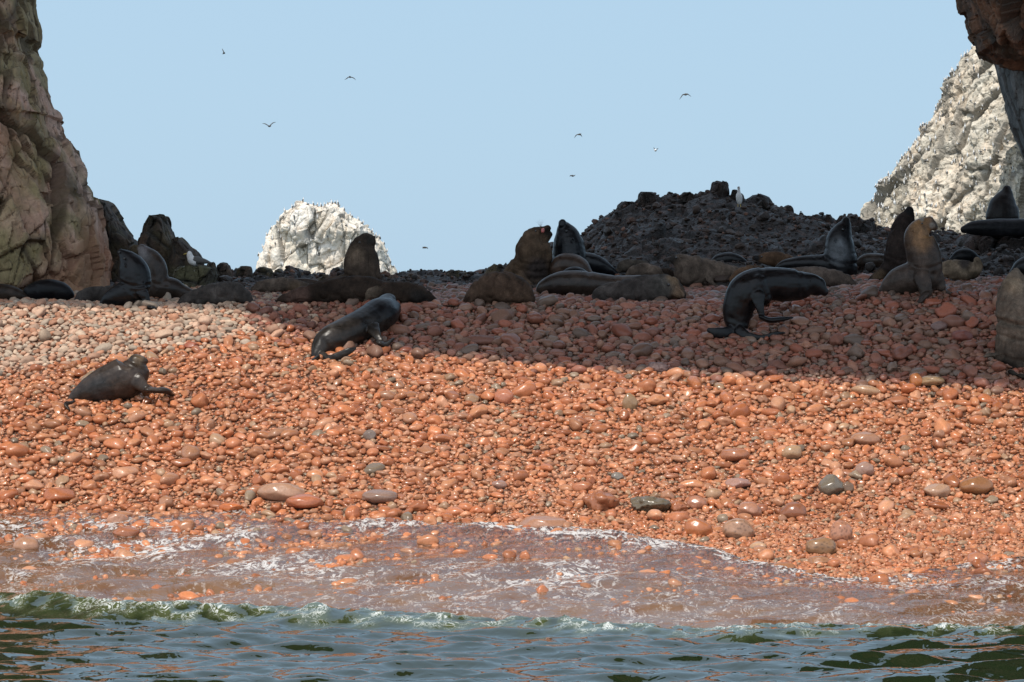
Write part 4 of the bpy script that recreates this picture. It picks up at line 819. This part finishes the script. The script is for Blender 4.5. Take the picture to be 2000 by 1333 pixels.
seal('wet dark brown sea lion lying in the sun low on the left pebbles', (230, 795), [[(134, 787, 6), (148, 777, 15), (172, 764, 25), (200, 753, 34), (228, 745, 40), (250, 736, 41), (262, 724, 33), (266, 714, 25), (268, 708, 18)], [(266, 710, 15), (277, 705, 10), (283, 706, 7)]], (.040, .029, .023), 'wet',
     [('side', [(268, 745, 16, -.3), (282, 757, 10, -.35), (292, 762, 7, -.35)]), ('flat', [(288, 762, 9, -.35), (306, 763, 9, -.3), (322, 763, 10, -.2), (334, 767, 6, -.2)]), ('flat', [(140, 787, 7), (130, 792, 7, -.1), (134, 800, 4, -.15)])], patches=[(272, 703, 12, (.11, .075, .045)), (195, 765, 30, (.03, .028, .027))], kb=.85, folds=[(254, 706, 286, 710, 2.5, .015)])
bpy.context.view_layer.update(); dg = bpy.context.evaluated_depsgraph_get()
for (o, o0, Y0, fur, mat, patches, folds) in dg_list:
    m = bpy.data.meshes.new_from_object(o.evaluated_get(dg)); n = len(m.vertices)
    co = np.zeros(n*3, np.float32); m.vertices.foreach_get('co', co); co = co.reshape(-1, 3); no = np.zeros(n*3, np.float32); m.vertices.foreach_get('normal', no); no = no.reshape(-1, 3)
    Wc = co+o0; D = fbm(Wc*2.5, 3, 5)*(.022 if mat == 'dry' else .010)+fbm(Wc*np.array([6, 6, 11]), 3, 6)*.007-(1-np.abs(fbm(Wc*np.array([4.5, 4.5, 1.2])+7, 2, 8)))**5*.035*(mat == 'dry')
    fpx = 1000+Wc[:, 0]*F/Y0; frw = HR+(CH-Wc[:, 2])*F/Y0; fold_ = np.zeros(n); wig = fbm(Wc*4, 2, 12)*4
    for (x1, y1, x2, y2, wd, dp) in folds:
        dx, dy = x2-x1, y2-y1; tt = np.clip(((fpx-x1)*dx+(frw-y1)*dy)/(dx*dx+dy*dy), 0, 1)
        sag = np.sin(tt*3.1416)*.12*math.hypot(dx, dy); d_ = np.hypot(fpx-x1-tt*dx, frw-y1-tt*dy-sag)+wig*.4
        k_ = np.exp(-(d_/wd)**2)*(no[:, 1] < .3); fold_ = np.maximum(fold_, k_); dq = dp*(.45 if mat != 'dry' else .75); D = D-k_*dq+np.exp(-((d_-wd*2)/wd)**2)*dq*.25*(no[:, 1] < .3)
    co = co+no*D[:, None]; m.vertices.foreach_set('co', co.astype(np.float32).ravel()); m.update()
    Wc = co+o0; px = 1000+Wc[:, 0]*F/Y0; row = HR+(CH-Wc[:, 2])*F/Y0
    c = np.tile(np.array(fur), (n, 1)); nz = fbm(Wc*3, 3, 9)
    for (a, b, r, cc) in patches:
        d = np.hypot(px-a, row-b)/r+nz*.35; k = (1-sm(.35, 1.3, d))[:, None]; c = c*(1-k)+np.array(cc)*k
    attr(m, 'fur', c); m.polygons.foreach_set('use_smooth', np.full(len(m.polygons), True))
    old = o.data; o.modifiers.clear(); o.data = m; m.materials.clear(); m.materials.append(FUR[mat]); bpy.data.meshes.remove(old); m.name = 'sea_lion'
#@SEALS_END

# ---------------------------------------------------------------- birds
M_bw = mat_plain('white_plumage', (.78, .77, .75), .7); M_bd = mat_plain('grey_plumage', (.10, .095, .09), .7); M_beak = mat_plain('yellow_beak', (.55, .38, .08), .4)
def lofted(parts):
    """parts: (points (x,y,z,r), ka, kb, material index)"""
    V, Fq, I = [], [], []; off = 0
    for pts, ka, kb, mi in parts:
        S = crom(pts, 4); pos, r = S[:, :3], np.clip(S[:, 3], .003, None); T = np.gradient(pos, axis=0); T /= np.linalg.norm(T, axis=1, keepdims=True)
        nr = 8; rings = []
        for p, t, q in zip(pos, T, r):
            D = np.array([0, 1., 0]); D = D-t*D.dot(t); nd = np.linalg.norm(D); D = D/nd if nd > 1e-2 else np.array([1., 0, 0]); A = np.cross(t, D)
            th = np.linspace(0, 6.2832, nr, endpoint=False)[:, None]; rings.append(p+A*np.cos(th)*q*ka+D*np.sin(th)*q*kb)
        n = len(rings); V += np.concatenate(rings).tolist(); ff = [tuple(int(x_)+off for x_ in q) for q in grid_faces(nr, n, True)]
        ff += [tuple(range(off, off+nr))[::-1], tuple(range(off+(n-1)*nr, off+n*nr))]; Fq += ff; I += [mi]*len(ff); off += n*nr
    m = bpy.data.meshes.new('seabird'); m.from_pydata(V, [], Fq); m.polygons.foreach_set('material_index', I); m.polygons.foreach_set('use_smooth', [True]*len(Fq))
    for q in (M_bw, M_bd, M_beak): m.materials.append(q)
    return m
bird_up = lofted([([(-.03, 0, .0, .05), (0, 0, .12, .10), (.03, 0, .28, .11), (.05, 0, .40, .06), (.06, 0, .5, .045), (.08, 0, .56, .05), (.1, 0, .58, .03)], 1, 1, 0), ([(-.16, 0, -.03, .02), (-.09, 0, .1, .085), (-.02, 0, .26, .10), (.02, 0, .36, .05)], .9, 1.15, 1), ([(.1, 0, .57, .02), (.18, 0, .55, .005)], 1, 1, 1)])
bird_sit = lofted([([(-.3, 0, .06, .02), (-.18, 0, .11, .08), (0, 0, .15, .115), (.12, 0, .17, .08)], .9, 1, 1), ([(.02, 0, .12, .09), (.13, 0, .16, .085), (.18, 0, .26, .05), (.21, 0, .33, .055), (.25, 0, .34, .03)], 1, 1, 0), ([(.25, 0, .33, .018), (.34, 0, .31, .005)], 1, 1, 2)])
def perch(bvh, px, row, Yr, label, group, sc=1.):
    d = P(px, row, Yr)-Vector((0, 0, CH)); h, nrm, _, _ = bvh.ray_cast(Vector((0, 0, CH)), d.normalized())
    if h is None: return
    m = bird_up if random.random() < .7 else bird_sit
    o = bpy.data.objects.new('seabird', m); C.objects.link(o); o.location = h+Vector((0, -.1, 0)); o.rotation_euler = (0, 0, random.uniform(0, 6.28)); o.scale = [sc*random.uniform(.9, 1.15)]*3
    tag(o, label, 'seabird', group)
def topline(bvh, px, Yr, r0, r1):
    for r in np.arange(r0, r1, 1.0):
        d = P(px, r, Yr)-Vector((0, 0, CH))
        if bvh.ray_cast(Vector((0, 0, CH)), d.normalized())[0] is not None: return r
    return None
for px in (505, 513, 521, 530, 541, 556, 571, 575, 592, 602, 612, 620, 627, 634, 640, 648, 655, 660, 672, 684, 688, 700, 708, 721, 727, 734, 741, 750, 756, 763, 768):
    r = topline(bvh_d, px, YD, 390, 560)
    if r: perch(bvh_d, px, r+1.0, YD, 'seabird standing on the skyline of the white dome-shaped rock', 'seabirds on the dome rock skyline')
for k in range(62):
    px, r = random.uniform(506, 765), random.uniform(425, 545)
    perch(bvh_d, px, r, YD, f"grey and white seabird on the {'upper' if r < 465 else 'middle' if r < 505 else 'lower'} {'left' if px < 590 else 'centre' if px < 670 else 'right'} face of the white dome rock", 'seabirds on the dome rock face')
for k in range(34):
    px = random.uniform(1702, 1912); r = topline(bvh_c, px, YC, 60, 470)
    if r: perch(bvh_c, px, r+1.0, YC, 'seabird standing on the sloping skyline of the pale cliff', 'seabirds on the cliff skyline', .95)
for k in range(230):
    px = random.uniform(1705, 1995); r = topline(bvh_c, px, YC, 60, 470)
    if r:
        r = r+(460-r)*random.random()**1.25; lev = int((r-90)/50)
        perch(bvh_c, px, r, YC, f"seabird on the pale cliff face, {['near the top', 'high up', 'in the upper half', 'above the middle', 'at mid height', 'below the middle', 'low down', 'at its foot'][max(0, min(7, lev))]}, {'near its skyline' if px < 1780 else 'left part' if px < 1840 else 'middle part' if px < 1900 else 'right part'}", 'seabirds on the cliff face', .9)
# two gulls near the sea lions
def gull(base, Y, label, sc, face, mesh_, legs=False):
    root = bpy.data.objects.new('gull', None); C.objects.link(root); root.location = P(base[0], base[1], Y); root.rotation_euler = (0, 0, face); tag(root, label, 'gull')
    parts = {'body': mesh_}
    b = obj('body', mesh_, None, root); b.scale = [sc]*3; b.location = (0, 0, .16*sc if legs else 0)
    if legs:
        for s_ in (-.045, .045):
            v = lofted([([(0, s_*sc, .18*sc, .012), (0, s_*sc, .1*sc, .01), (.01, s_*sc, 0.01, .012), (.05, s_*sc, 0, .01)], 1, 1, 2)]); v.name = 'leg'; obj('leg', v, None, root)
    return root
gb = lofted([([(-.34, 0, .10, .015), (-.2, 0, .13, .07), (0, 0, .16, .115), (.1, 0, .17, .09)], .8, 1, 1), ([(.0, 0, .11, .10), (.12, 0, .16, .11), (.17, 0, .24, .08), (.2, 0, .31, .075), (.23, 0, .33, .05)], 1, 1, 0), ([(.25, 0, .32, .02), (.34, 0, .30, .006)], 1, 1, 2)])
gull((385, 522), 87.2, 'black-backed gull with white head resting on the streaked brown rock', 1.05, math.pi-.2, gb)
gull((1444, 409), 94.3, 'gull with white head and dark wings standing on yellow legs on the dark hill', .8, math.radians(-110), bird_up.copy(), True)
# birds in flight
def flyer(px, row, L, R, label, Y=300., body=1.0, white=False):
    s_ = Y/F; root = bpy.data.objects.new('flying_seabird', None); C.objects.link(root); root.location = P(px, row, Y); tag(root, label, 'seabird')
    b = lofted([([(0, .32, -.02, .01), (0, .15, 0, .05), (0, -.08, .0, .085*body), (0, -.25, .02, .05), (0, -.33, .02, .045), (0, -.42, .01, .008)], 1, 1, 0 if white else 1)]); b.name = 'body'; obj('body', b, None, root).rotation_euler = (0, 0, random.uniform(-.8, .8))
    for W in (L, R):
        pts = [(0, 0, 0, .07)]+[(a*s_, .02*i, -b_*s_, r) for i, (a, b_, r) in enumerate(zip([w[0] for w in W], [w[1] for w in W], (.085, .075, .02)))]
        wm = lofted([(pts, .45, 1.1, 1)]); wm.name = 'wing'; obj('wing', wm, None, root)
flyer(438, 104, [(-1.5, -3, 0), (-3, -6, 0), (-4.5, -9, 0)], [(-1, 1, 0), (-2.5, 1.5, 0), (-4, 2, 0)], 'seabird flying at the upper left with one wing raised')
flyer(684, 151, [(-4, .5, 0), (-7, 3, 0), (-11, 5, 0)], [(3, .5, 0), (7, 2, 0), (11, 6, 0)], 'seabird gliding high with both wings bowed down, left of centre')
flyer(526, 247, [(-5, -3, 0), (-9, -5, 0), (-14, -5.5, 0)], [(4, -4, 0), (8, -7, 0), (13, -8, 0)], 'seabird flying with a wide shallow v of wings above the dome rock')
flyer(1338, 185, [(-4, 0, 0), (-7, 4, 0), (-11, 10, 0)], [(3, -.5, 0), (7, .5, 0), (12, 4, 0)], 'largest flying seabird, wings arched, at the upper right', body=1.2)
flyer(1131, 263, [(-4, .5, 0), (-7, 3, 0), (-9, 7, 0)], [(2, 0, 0), (4, 2, 0), (6, 5, 0)], 'small seabird gliding with arched wings right of centre')
flyer(1280, 294, [(-1, -2, 0), (-2.5, -4, 0), (-3, -6, 0)], [(2, -1, 0), (4, -3, 0), (6, -4, 0)], 'white-bodied seabird flapping at the right of the sky', white=True, body=1.4)
flyer(1119, 344, [(-3, 0, 0), (-5, -1, 0), (-6, 2, 0)], [(2, 0, 0), (3, -1, 0), (5, -2, 0)], 'tiny seabird low in the sky above the black bull')
flyer(831, 484, [(-2, .3, 0), (-4, 1, 0), (-6, 2, 0)], [(2, .3, 0), (3, 1, 0), (5, 2.5, 0)], 'faint seabird lowest in the sky between dome rock and bulls')
#@END
